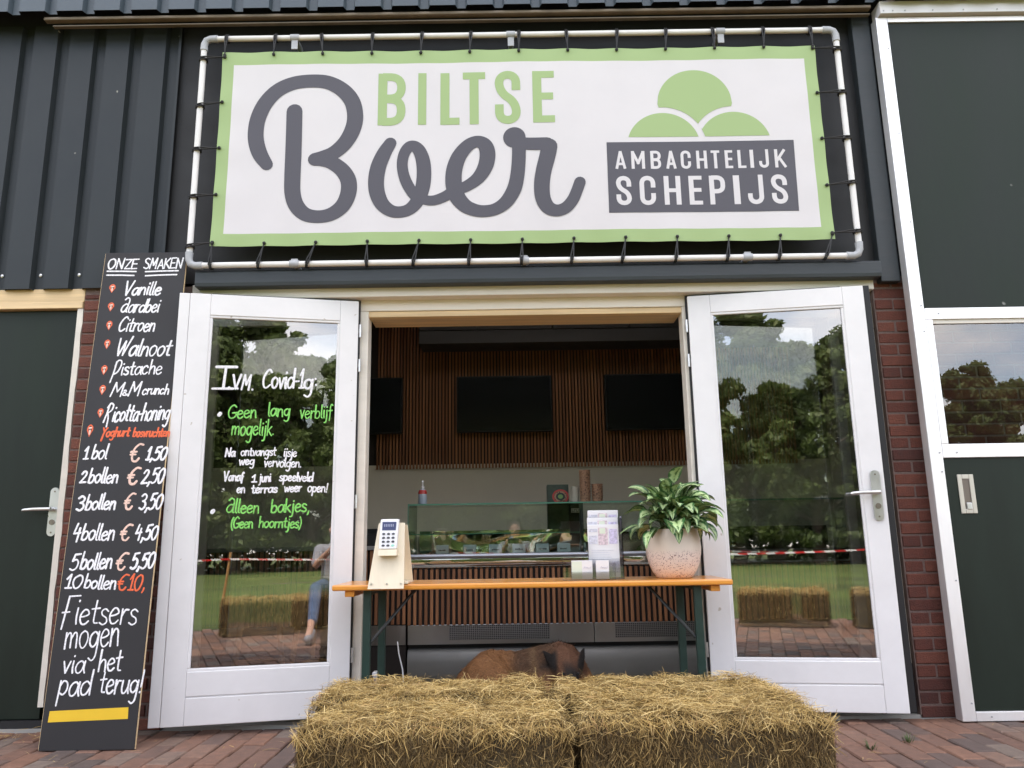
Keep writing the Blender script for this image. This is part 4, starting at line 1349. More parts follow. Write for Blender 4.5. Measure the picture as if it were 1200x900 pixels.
# thin back sheet so that the banner has a thickness
o = len(b.v)
b.v += [(x, y + .003, z) for x, y, z in b.v[:o]]
for j in range(len(zs) - 1):
    for i in range(nX - 1):
        q = [j * nX + i, (j + 1) * nX + i, (j + 1) * nX + i + 1, j * nX + i + 1]
        b.f.append([k + o for k in q]); b.r.append(.5); b.mi.append(1)
def rim(a, c):
    b.f.append([c, a, a + o, c + o]); b.r.append(.5); b.mi.append(1)
for i in range(nX - 1):
    rim(i, i + 1); rim((len(zs) - 1) * nX + i + 1, (len(zs) - 1) * nX + i)
for j in range(len(zs) - 1):
    rim((j + 1) * nX, j * nX); rim(j * nX + nX - 1, (j + 1) * nX + nX - 1)
b.build('banner_sheet', [M['banner'], M['bgreen']], bn)
BF = lambda u, v, w: (u, BY(u, v) - .0012 - w, v)
# script word
b = MB()
for k, s_ in enumerate(LOGO_STROKES):
    A = np.array(s_)
    if len(A) == 2:
        c = A[0]
        ang = np.linspace(0, 2 * math.pi, 33)[:-1]
        o = len(b.v)
        vs = [BF(c[0] + c[2] / 2 * math.cos(t), c[1] + c[2] / 2 * math.sin(t), .0003 + k * .0001) for t in ang] + [BF(c[0], c[1], .0003 + k * .0001)]
        b.add(vs, [(i, (i + 1) % 32, 32) for i in range(32)])
        continue
    q = smooth_pts(A, 7)
    stroke(b, q[:, :2], q[:, 2], BF, h=.00002, w0=.0003 + .0002 * k, rise=3e-6, cap='round')
b.build('lettering', M['logo'], bn)


def roundpoly(P, r, n=6):
    P = [np.array(p, float) for p in P]
    o_ = [P[0]]
    for i in range(1, len(P) - 1):
        a, c, d = P[i - 1], P[i], P[i + 1]
        u, v = a - c, d - c
        lu, lv = np.linalg.norm(u), np.linalg.norm(v)
        rr = min(r, lu * .5 if i > 1 else lu, lv * .5 if i < len(P) - 2 else lv)
        p0, p1 = c + u / lu * rr, c + v / lv * rr
        for k in range(n + 1):
            t = k / n
            o_.append((1 - t) ** 2 * p0 + 2 * t * (1 - t) * (c * .86 + (p0 + p1) * .07) + t * t * p1)
    o_.append(P[-1])
    return o_


CG = {
 'A': [('s', (0, -.0), (.47, 1)), ('s', (.53, 1), (1, 0)), ('b', (.2, .24), (.8, .24))],
 'M': [('s', (0, 0), (0, 1)), ('s', (1, 0), (1, 1)), ('s', (0.05, .95), (.5, .3)), ('s', (.5, .3), (.95, .95))],
 'B': [('s', (0, 0), (0, 1)), ('r', (0, 1), (1, 1), (1, .52), (0, .52)), ('r', (0, .5), (1, .5), (1, 0), (0, 0))],
 'C': [('r', (1, .70), (1, 1), (0, 1), (0, 0), (1, 0), (1, .3))],
 'H': [('s', (0, 0), (0, 1)), ('s', (1, 0), (1, 1)), ('b', (0, .5), (1, .5))],
 'T': [('b', (0, 1), (1, 1)), ('s', (.5, 0), (.5, 1))],
 'E': [('s', (0, 0), (0, 1)), ('b', (0, 1), (1, 1)), ('b', (0, .51), (.9, .51)), ('b', (0, 0), (1, 0))],
 'L': [('s', (0, 0), (0, 1)), ('b', (0, 0), (1, 0))],
 'I': [('s', (.5, 0), (.5, 1))],
 'J': [('r', (1, 1), (1, 0), (0, 0), (0, .26))],
 'K': [('s', (0, 0), (0, 1)), ('s', (.95, 1), (.1, .38)), ('s', (.35, .55), (1, 0))],
 'S': [('r', (1, .74), (1, 1), (0, 1), (0, .62), (1, .38), (1, 0), (0, 0), (0, .26))],
 'P': [('s', (0, 0), (0, 1)), ('r', (0, 1), (1, 1), (1, .45), (0, .45))],
}
lg, lwt = MB(), MB()
for ch, x0, z0, w_, h_, colr in LOGO_LETTERS:
    t = h_ * .158
    tgt = lg if colr == 'g' else lwt
    base = .0003 if colr == 'g' else .0008
    if ch == 'I': t = w_
    mp_ = lambda p: (x0 + t / 2 + p[0] * (w_ - t), z0 + t * .42 + p[1] * (h_ - t * .84))
    for s_ in CG[ch]:
        if s_[0] == 'r':
            q = roundpoly([mp_(p) for p in s_[1:]], t * 1.15)
            stroke(tgt, q, t * .95, BF, h=.00008, cap='butt' if ch in 'BP' else 'square', w0=base + .0001)
        else:
            a, c = np.array(mp_(s_[1])), np.array(mp_(s_[2]))
            th = t if s_[0] == 's' else t * .84
            if ch in 'AMK' and a[0] != c[0]: th = t * .9
            if s_[0] == 's':
                d_ = (c - a) / np.linalg.norm(c - a)
                a, c = a - d_ * t * .42, c + d_ * t * .42
            elif ch in 'TE L':
                a = a - np.array([t / 2, 0]); c = c + np.array([t / 2, 0])
            n_ = max(2, int(np.linalg.norm(c - a) / .03))
            stroke(tgt, [a + (c - a) * k / n_ for k in range(n_ + 1)], th, BF, h=.00008, cap='butt', w0=base)
lg.build('lettering', M['bgreen'], bn)
# caption box
b = MB()
(ax, az), (bx_, bz), (cx, cz), (dx, dz) = LOGO_BOX
nA, nB = 24, 8
vs = []
for j in range(nB + 1):
    for i in range(nA + 1):
        s_, t_ = i / nA, j / nB
        u = (dx * (1 - s_) + cx * s_) * (1 - t_) + (ax * (1 - s_) + bx_ * s_) * t_
        v = (dz * (1 - s_) + cz * s_) * (1 - t_) + (az * (1 - s_) + bz * s_) * t_
        vs.append(BF(u, v, .0003))
b.add(vs, [(j * (nA + 1) + i, j * (nA + 1) + i + 1, (j + 1) * (nA + 1) + i + 1, (j + 1) * (nA + 1) + i) for j in range(nB) for i in range(nA)])
cap_ = b.build('caption_panel', M['logo'], bn)
lwt.build('lettering', M['banner'], cap_)
# three scoops
b = MB()
(c0x, c0z, r0), (c1x, c1z, r1), (c2x, c2z, r2) = LOGO_CIRCLES
gp = .040
base = sum(LOGO_BASE) / 2


def strip(xa, xb, lo, hi, n=70):
    vs, fs = [], []
    for k in range(n + 1):
        x = xa + (xb - xa) * k / n
        l_, h_ = lo(x), hi(x)
        h_ = max(h_, l_)
        vs += [BF(x, l_, .0003), BF(x, h_, .0003)]
    for k in range(n):
        if abs(vs[2 * k][2] - vs[2 * k + 1][2]) + abs(vs[2 * k + 2][2] - vs[2 * k + 3][2]) > 1e-6:
            fs.append((2 * k, 2 * k + 2, 2 * k + 3, 2 * k + 1))
    b.add(vs, fs)


def arc(cx_, cz_, r_, x, sg=1):
    d = r_ * r_ - (x - cx_) ** 2
    return cz_ + sg * math.sqrt(d) if d > 0 else -9


strip(c0x - r0, c0x + r0, lambda x: max(c0z - math.sqrt(max(0, r0 * r0 - (x - c0x) ** 2)), arc(c1x, c1z, r1 + gp, x), arc(c2x, c2z, r2 + gp, x)), lambda x: c0z + math.sqrt(max(0, r0 * r0 - (x - c0x) ** 2)))
hw = math.sqrt(r1 * r1 - (base - c1z) ** 2)
strip(c1x - hw, c1x + hw, lambda x: base, lambda x: arc(c1x, c1z, r1, x))
hw2 = math.sqrt(r2 * r2 - (base - c2z) ** 2)
strip(c1x + math.sqrt((r1 + gp) ** 2 - (base - c1z) ** 2) - .06, c2x + hw2, lambda x: max(base, arc(c1x, c1z, r1 + gp, x)), lambda x: arc(c2x, c2z, r2, x))
b.build('emblem', M['bgreen'], bn)
# bungee ties
def tie(ax, az, px, pz):
    b_ = MB()
    d = Vector((px - ax, 0, pz - az)).normalized()
    s_ = Vector((-d.z, 0, d.x)) * .008
    yb = BY(ax, az)
    e = Vector((ax, yb - .004, az))
    p = Vector((px, PYF + .14, pz))
    b_.tube([e, e + d * .03 + Vector((0, -.006, 0)), p + Vector((0, -.03, 0)) - d * .02 + s_, p + Vector((0, -.028, 0)) + d * .006 + s_], .0042, 6)
    b_.tube([e, e + d * .03 + Vector((0, -.006, 0)), p + Vector((0, -.03, 0)) - d * .02 - s_, p + Vector((0, -.028, 0)) + d * .006 - s_], .0042, 6)
    ring = []
    for k in range(11):
        t = 2 * math.pi * k / 10
        ring.append(p + d * .026 * math.cos(t) + Vector((0, .026 * math.sin(t), 0)))
    for q_ in (-1, 1):
        b_.tube([r__ + s_ * q_ * .6 for r__ in ring], .0042, 6)
    b_.lathe([(.0, -.011), (.008, -.008), (.011, 0), (.008, .008), (.0, .011)], (ax, yb - .008, az), 10)
    b_.build('bungee_tie', M['rubber'], bn, smooth=True)


zP_t, zP_b = 2.69 + zt - 3.468, 2.69 - 3.468
for k in range(13):
    x = -1.905 + 3.81 * k / 12
    tie(x, BH - .018, x + rng.uniform(-.012, .012), zP_t)
    tie(x + .0, -BH + .022, x - .03 + rng.uniform(-.02, .03), zP_b)
for k in range(5):
    z = -BH + .03 + (2 * BH - .06) * k / 4
    tie(-BW + .018, z, xl, z - .02 + rng.uniform(-.015, .015))
    tie(BW - .018, z, xr, z - .0 + rng.uniform(-.015, .02))

# ================================================================== MENU BOARD
ang = math.atan2(.33, 2.79)
mb_ = thing('menu_board', 'tall narrow black menu board with handwritten flavours leaning by the left door', 'menu board', (-2.51, -.43, .003))
mb_.rotation_euler = (-ang, 0, 0)
b = MB()
b.prism([(.01, 0), (.495, -.0), (.431, 2.807), (-.072, 2.81)], 0, .016, XZ(0))
b.build('board', M['board'], mb_, bevel=.002)
b = MB()
e_ = .0022
b.prism([(.4955, .002), (.4975, .002), (.4335, 2.805), (.4315, 2.805)], .003, .0135, XZ(0))
b.prism([(.0075, .002), (.0095, .002), (-.0725, 2.806), (-.0745, 2.806)], .003, .0135, XZ(0))
b.build('raw_edge', M['rawwood'], mb_)
mbs = {k: MB() for k in 'wopg'}
MF = lambda u, v, w: (u, -w - .0002, v)
write_words(mbs, MENU_WORDS, MF, random.Random(5))
for a in MENU_LINES:
    stroke(mbs['w'], [(a[0], a[1]), ((a[0] + a[2]) / 2, (a[1] + a[3]) / 2 + .001), (a[2], a[3])], .0095, MF)
for cu, cv, cw, chh in MENU_CONES:
    w_, h_ = cw / 2, chh / 2
    stroke(mbs['o'], [(cu - w_ * .8, cv + h_ * .15), (cu, cv - h_ * .85), (cu + w_ * .8, cv + h_ * .15)], .008, MF)
    stroke(mbs['p'], [(cu, cv + h_ * .05), (cu, cv - h_ * .55)], .011, MF)
    stroke(mbs['o'], smooth_pts([(cu - w_ * .8, cv + h_ * .1), (cu - w_ * .7, cv + h_ * .6), (cu, cv + h_ * .9), (cu + w_ * .7, cv + h_ * .6), (cu + w_ * .8, cv + h_ * .1)]), .008, MF)
    stroke(mbs['p'], [(cu - w_ * .35, cv + h_ * .45), (cu + w_ * .35, cv + h_ * .5)], .010, MF)
b = MB(); b.prism([(.036, .133), (.443, .144), (.438, .199), (.037, .186)], -.0012, .001, XZ(0))
b.build('yellow_bar', M['yellow'], mb_)
mbs['w'].build('lettering', M['paintw'], mb_)
mbs['o'].build('lettering', M['painto'], mb_)
mbs['p'].build('lettering', M['paintp'], mb_)

# ================================================================== SERVING TABLE
TZ = .795
tb = thing('beer_table', 'long varnished orange wood folding table with green steel legs set across the opening', 'table', (.012, -.24, 0))
tx0, tx1, ty0, ty1 = -1.042, 1.042, -.245, .20
b = MB()
for k in range(3):
    ya, yb = ty0 + (ty1 - ty0) * k / 3 + (.0008 if k else 0), ty0 + (ty1 - ty0) * (k + 1) / 3 - .0008
    b.box(tx0, tx1, ya, yb, TZ - .03, TZ)
tt = b.build('tabletop', M['table'], tb, bevel=.009, seg=3)
for x in (-.955, .955):
    b = MB(); b.box(x - .025, x + .025, ty0 + .03, ty1 - .03, TZ - .062, TZ - .031)
    b.build('batten', M['table'], tb, bevel=.004)
for sx_ in (-1, 1):
    for yy, xo in ((ty0 + .055, .868), (ty1 - .05, .845)):
        x = sx_ * xo
        b = MB(); b.box(x - .019, x + .019, yy - .002, yy + .002, .01, TZ - .032); b.box(x - .019 * sx_ - .002, x - .019 * sx_ + .002, yy, yy + .03, .01, TZ - .032)
        b.box(x - .028, x + .028, yy - .02, yy + .035, .002, .0105)
        b.build('leg', M['tgreen'], tb, bevel=.001, seg=1)
    x = sx_ * .855
    b = MB(); b.box(x - .012, x + .012, ty0 + .058, ty1 - .052, TZ - .055, TZ - .033); b.box(x - .01, x + .01, ty0 + .058, ty1 - .052, .2, .22)
    b.build('cross_bar', M['tgreen'], tb)
    b = MB(); b.tube([(sx_ * .63, ty0 + .2, TZ - .04), (sx_ * .648, ty0 + .17, TZ - .06), (sx_ * .846, ty0 + .07, .50)], .0085, 8)
    b.build('brace', M['dsteel'], tb, smooth=True)
    b = MB(); b.box(sx_ * .60 - .03, sx_ * .60 + .03, ty0 + .16, ty0 + .22, TZ - .036, TZ - .0305)
    b.build('hinge_plate', M['chrome'], tb)

# ------------------------------------------------------------------ card reader on its plywood stand
st = thing('card_stand', 'pale plywood easel stand holding the card reader on the table', 'stand', (-.735, -.49, TZ))
pa = math.atan2(.085, .33)
b = MB()
b.prism([(-.104, -.022), (.083, -.022), (.074, .325), (-.066, .325)], 0, .010, lambda a, c, d: (a, -.018 + c * math.sin(pa) * .95 + d, c * .97))
b.build('front_panel', M['ply'], st, bevel=.0015)
b = MB()
b.prism([(-.10, .003), (.105, .003), (.083, .305), (-.06, .305)], 0, .010, lambda a, c, d: (a, .175 - c * .27 + d, c))
b.build('back_panel', M['ply'], st, bevel=.0015)
b = MB(); b.box(-.095, .10, .0, .165, .002, .012)
b.build('base_panel', M['ply'], st, bevel=.0015)
b = MB()
for x in (-.085, -.005, .068):
    b.tube([(x, -.0205, .004), (x, -.0235, .004)], .0045, 8)
b.build('screws', M['chrome'], st)
b = MB(); b.prism([(-.052, .15), (.046, .15), (.046, .183), (-.052, .183)], -.055, 0, lambda a, c, d: (a, -.018 + c * math.sin(pa) * .95 + d, c * .97))
b.build('ledge', M['ply'], st, bevel=.002)
cr = thing('card_reader', 'white card reader with small dark screen and keypad on the plywood stand', 'card reader', (-.738, -.49, TZ))
cr.rotation_euler = (0, 0, 0)
kf = lambda a, c, d: (a, -.018 + c * math.sin(pa) * .95 + d, c * .97)
b = MB()
b.prism([(-.05, .186), (.044, .186), (.05, .345), (-.047, .345)], -.040, -.0015, kf)
b.build('casing', M['plastic'], cr, bevel=.006, seg=3)
b = MB(); b.prism([(-.036, .285), (.036, .285), (.0375, .33), (-.036, .33)], -.0415, -.0395, kf)
s_ = b.build('display', M['screen'], cr)
b = MB()
for k in range(6):
    b.prism([(-.026 + k * .009, .304), (-.021 + k * .009, .304), (-.021 + k * .009, .318), (-.026 + k * .009, .318)], -.0422, -.0416, kf)
b.build('screen_text', M['greyblue'], s_)
for r_ in range(4):
    for c_ in range(3):
        kx, kz = -.026 + c_ * .025, .204 + r_ * .0205
        b = MB(); b.prism([(kx + .0085 * math.cos(2 * math.pi * i / 10), kz + .006 * math.sin(2 * math.pi * i / 10)) for i in range(10)], -.0428, -.0395, kf)
        b.build('key', M['keygreen'] if (r_ == 0 and c_ == 2) else M['key'], cr)

# ------------------------------------------------------------------ leaflet holder and card holder
lh = thing('leaflet_holder', 'clear tiered acrylic leaflet holder standing on the table left of the plant', 'leaflet holder', (.418, -.30, TZ))
b = MB()
b.box(-.095, .09, .085, .089, .002, .335)
b.box(.0905, .094, -.03, .089, .002, .335)
b.box(-.099, -.0955, -.03, .089, .002, .20)
for k, (yy, h_) in enumerate(((-.03, .11), (.01, .16), (.05, .21))):
    b.box(-.095, .09, yy - .0015, yy + .0015, .002, h_)
b.build('holder', M['acrylic'], lh)
b = MB(); b.box(.0945, .098, .02, .09, .0, .335)
b.build('side_edge', M['dsteel'], lh)
for k, (yy, z0_, h_, dx) in enumerate(((.068, .02, .368, .006), (.028, .015, .327, -.002), (-.012, .01, .288, -.006))):
    t = thing('leaflet_stack', ('back stack of lilac printed leaflets in the tiered holder', 'middle stack of lilac printed leaflets in the tiered holder', 'front stack of lilac printed leaflets in the tiered holder')[k], 'leaflets', (.418 + dx, -.30 + yy, TZ), group='leaflet stacks in the holder')
    t.rotation_euler = (R(-3), 0, 0)
    b = MB()
    for q in range(5):
        b.box(-.088 + q * .0006, .082 + q * .0005, .002 + q * .0024, .0038 + q * .0024, z0_, h_ + q * .0015)
    b.build('leaflets', M['paper'], t)
    for (xa, xb, za, zb, mm_) in ((-.082, -.034, h_ - .035, h_ - .018, 'greyprint'), (-.03, .022, h_ - .105, h_ - .012, 'pinkprint'), (.03, .074, h_ - .10, h_ - .02, 'lilac'), (-.08, -.036, h_ - .10, h_ - .055, 'greyprint'), (-.022, .01, h_ - .045, h_ - .015, 'palegreen')):
        b = MB(); dd = .0 if mm_ != 'palegreen' else -.0008
        b.box(xa, xb, .0006 + dd, .0012 + dd, max(za, z0_ + .001), zb)
        b.build('print', M[mm_], t)
    if k == 2:
        b = MB()
        for q in range(7):
            b.box(-.07, .06 - rng.uniform(0, .03), .0004, .0012, h_ - .135 - q * .012, h_ - .1335 - q * .012)
        b.build('text_lines', M['greyprint'], t)
        b = MB(); b.box(.04, .08, .0002, .0012, .035, .095)
        b.build('print', M['greyprint'], t)
ch_ = thing('card_holder', 'small clear acrylic holder with two card pockets in front of the leaflets', 'card holder', (.31, -.39, TZ))
b = MB()
b.box(-.13, .145, .03, .033, .002, .09); b.box(-.13, .145, -.002, .0005, .002, .045); b.box(-.133, -.1305, -.002, .05, .002, .105); b.box(.1455, .148, -.002, .033, .002, .09); b.box(.03, .033, .001, .03, .002, .085)
b.build('holder', M['acrylic'], ch_)
for k, (xa, xb, lab) in enumerate(((-.085, .026, 'pale green and white folded card in the left card pocket'), (.045, .115, 'white card with grey lettering in the right card pocket'))):
    t = thing('business_card', lab, 'card', (.31, -.39, TZ), group='cards in the small holder')
    b = MB()
    for q in range(4): b.box(xa, xb, .008 + q * .004, .0105 + q * .004, .006, .100 + q * .001)
    b.build('cards', M['paper'], t)
    if k == 0:
        b = MB(); b.box(xa + .001, xa + .055, .0066, .0074, .008, .099)
        b.build('print', M['palegreen'], t)
    b = MB(); xw = xb - .046
    pts = [(xw + q * .0055, .062 + (.009 if q % 2 else 0) * (.6 + .4 * math.sin(q * 2.1))) for q in range(8)]
    stroke(b, smooth_pts(pts, 4), .0026, lambda u, v, w: (u, .0064 - w, v))
    stroke(b, [(xw, .04), (xw + .034, .041)], .0018, lambda u, v, w: (u, .0064 - w, v))
    b.build('lettering', M['greyprint'], t)

# ------------------------------------------------------------------ potted plant
pp = thing('potted_plant', 'bushy silver green leafy plant in a speckled cream pot on the table', 'potted plant', (.795, -.27, TZ))
b = MB()
b.lathe([(.085, .0), (.098, .006), (.118, .035), (.138, .08), (.148, .125), (.151, .165), (.147, .21), (.138, .25), (.134, .262), (.128, .262), (.124, .25), (.13, .2)], n=48, caps=True)
b.build('pot', M['pot'], pp, smooth=True)
b = MB(); b.lathe([(.128, .225), (.06, .235), (.001, .238)], n=24, caps=False)
b.build('soil', M['soil'], pp, smooth=True)


def leaf_mesh(specs, name, parent):
    vs, fs, uv, rv = [], [], [], []
    ns, nw = 9, 4
    for (base, az, el, pet, L_, W_, droop, roll, rr) in specs:
        d = Vector((math.cos(az) * math.cos(el), math.sin(az) * math.cos(el), math.sin(el)))
        p = Vector(base)
        side = Vector((-math.sin(az), math.cos(az), 0))
        # petiole as a thin strip, then the blade
        p1 = p + d * pet
        o = len(vs)
        vs += [p - side * .003, p + side * .003, p1 + side * .002, p1 - side * .002]
        fs.append((o, o + 1, o + 2, o + 3)); uv.append([(.98, 0)] * 4); rv.append(rr)
        q = p1.copy()
        e = el
        rows = []
        for i in range(ns + 1):
            t = i / ns
            wv = W_ * (math.sin(math.pi * min(1, t ** .72)) ** .85) * (1 - .15 * t)
            if i == ns: wv = .0004
            dd = Vector((math.cos(az) * math.cos(e), math.sin(az) * math.cos(e), math.sin(e)))
            nrm = side.cross(dd)
            sd_ = side * math.cos(roll) + nrm * math.sin(roll)
            nn_ = dd.cross(sd_)
            row = []
            for j in range(nw + 1):
                s_ = j / nw * 2 - 1
                row.append(q + sd_ * (s_ * wv / 2) - nn_ * (abs(s_) * wv * .16) * -1)
            rows.append(row)
            q = q + dd * (L_ / ns)
            e -= droop / ns
        o = len(vs)
        for row in rows: vs += row
        for i in range(ns):
            for j in range(nw):
                a = o + i * (nw + 1) + j
                fs.append((a, a + 1, a + nw + 2, a + nw + 1))
                uv.append([(j / nw, i / ns), ((j + 1) / nw, i / ns), ((j + 1) / nw, (i + 1) / ns), (j / nw, (i + 1) / ns)])
                rv.append(rr)
    me = bpy.data.meshes.new(name)
    me.from_pydata([tuple(v) for v in vs], [], fs)
    u = me.uv_layers.new(name='UVMap')
    u.data.foreach_set('uv', [c for f in uv for pnt in f for c in pnt])
    a = me.attributes.new('rnd', 'FLOAT', 'FACE'); a.data.foreach_set('value', rv)
    me.materials.append(M['leaf'])
    me.polygons.foreach_set('use_smooth', [True] * len(me.polygons))
    ob = bpy.data.objects.new(name, me); COL.objects.link(ob); ob.parent = parent
    return ob


pr = random.Random(21)
specs = []
for k in range(96):
    tier = pr.random()
    az = pr.uniform(0, 2 * math.pi)
    if pr.random() < .45: az = pr.uniform(math.pi * 1.02, math.pi * 1.98)     # more towards the viewer's side
    el = R(72 - 60 * tier + pr.uniform(-10, 10))
    r0 = pr.uniform(.0, .09)
    base = (r0 * math.cos(az), r0 * math.sin(az), .24 + .17 * (1 - tier) * pr.uniform(.2, 1))
    pet = pr.uniform(.04, .11) * (1.1 - .2 * tier)
    L_ = pr.uniform(.115, .165)
    specs.append((base, az, el, pet, L_, L_ * pr.uniform(.52, .68), R(pr.uniform(70, 135)) * (.75 + .25 * tier), pr.uniform(-.5, .5), pr.random()))
# outliers seen in the photograph: long leaf upper centre, far-left drooping ones, low front-left leaf
specs += [((-.01, -.03, .40), R(110), R(82), .05, .16, .055, R(95), .3, .3),
          ((-.10, -.02, .33), R(182), R(28), .03, .16, .06, R(70), -.3, .9),
          ((-.09, -.03, .27), R(190), R(8), .06, .17, .05, R(55), .2, .1),
          ((-.10, -.08, .25), R(232), R(0), .02, .155, .075, R(95), -.2, 1.0),
          ((.0, -.11, .25), R(265), R(5), .02, .12, .06, R(110), .0, .5),
          ((.09, -.06, .34), R(345), R(30), .04, .17, .065, R(85), .2, .9),
          ((.11, -.06, .29), R(320), R(10), .05, .16, .06, R(100), .3, .8),
          ((.02, -.09, .30), R(280), R(10), .02, .14, .07, R(100), .1, .95),
          ((-.02, -.1, .34), R(262), R(30), .02, .13, .065, R(120), -.2, .85)]
leaf_mesh(specs, 'foliage', pp)
b = MB()
for k in range(14):
    a = pr.uniform(0, 6.28); r0 = pr.uniform(.01, .07)
    b.tube([(r0 * math.cos(a), r0 * math.sin(a), .225), (r0 * 1.2 * math.cos(a), r0 * 1.2 * math.sin(a), pr.uniform(.3, .42))], [.006, .004], 6)
b.build('stems', mat('green_stem', (.10, .17, .06), .5), pp, smooth=True)

# ================================================================== HAY BALES
def straw_arrays(P, D, N, L_, W_, bend, rnd_, rg):
    """Thin bent ribbons: centres P, directions D, face normals N."""
    n = len(P)
    S = np.cross(D, N); S /= np.linalg.norm(S, axis=1, keepdims=True) + 1e-9
    tw = rg.uniform(-.7, .7, (n, 1))
    S = S * np.cos(tw) + N * np.sin(tw)
    vs = []
    for t, q, wf in ((-.5, 0., .75), (-.15, .8, 1.), (.2, .8, .95), (.5, 0., .35)):
        c = P + D * (L_ * t)[:, None] + N * (bend * q)[:, None]
        vs += [c + S * (W_ * wf / 2)[:, None], c - S * (W_ * wf / 2)[:, None]]
    V = np.stack(vs, 1).reshape(-1, 3)
    base = (np.arange(n) * 8)[:, None]
    F = np.concatenate([base + np.array([[0, 1, 3, 2]]), base + np.array([[2, 3, 5, 4]]), base + np.array([[4, 5, 7, 6]])], 0)
    return V, F, np.tile(rnd_, 3)


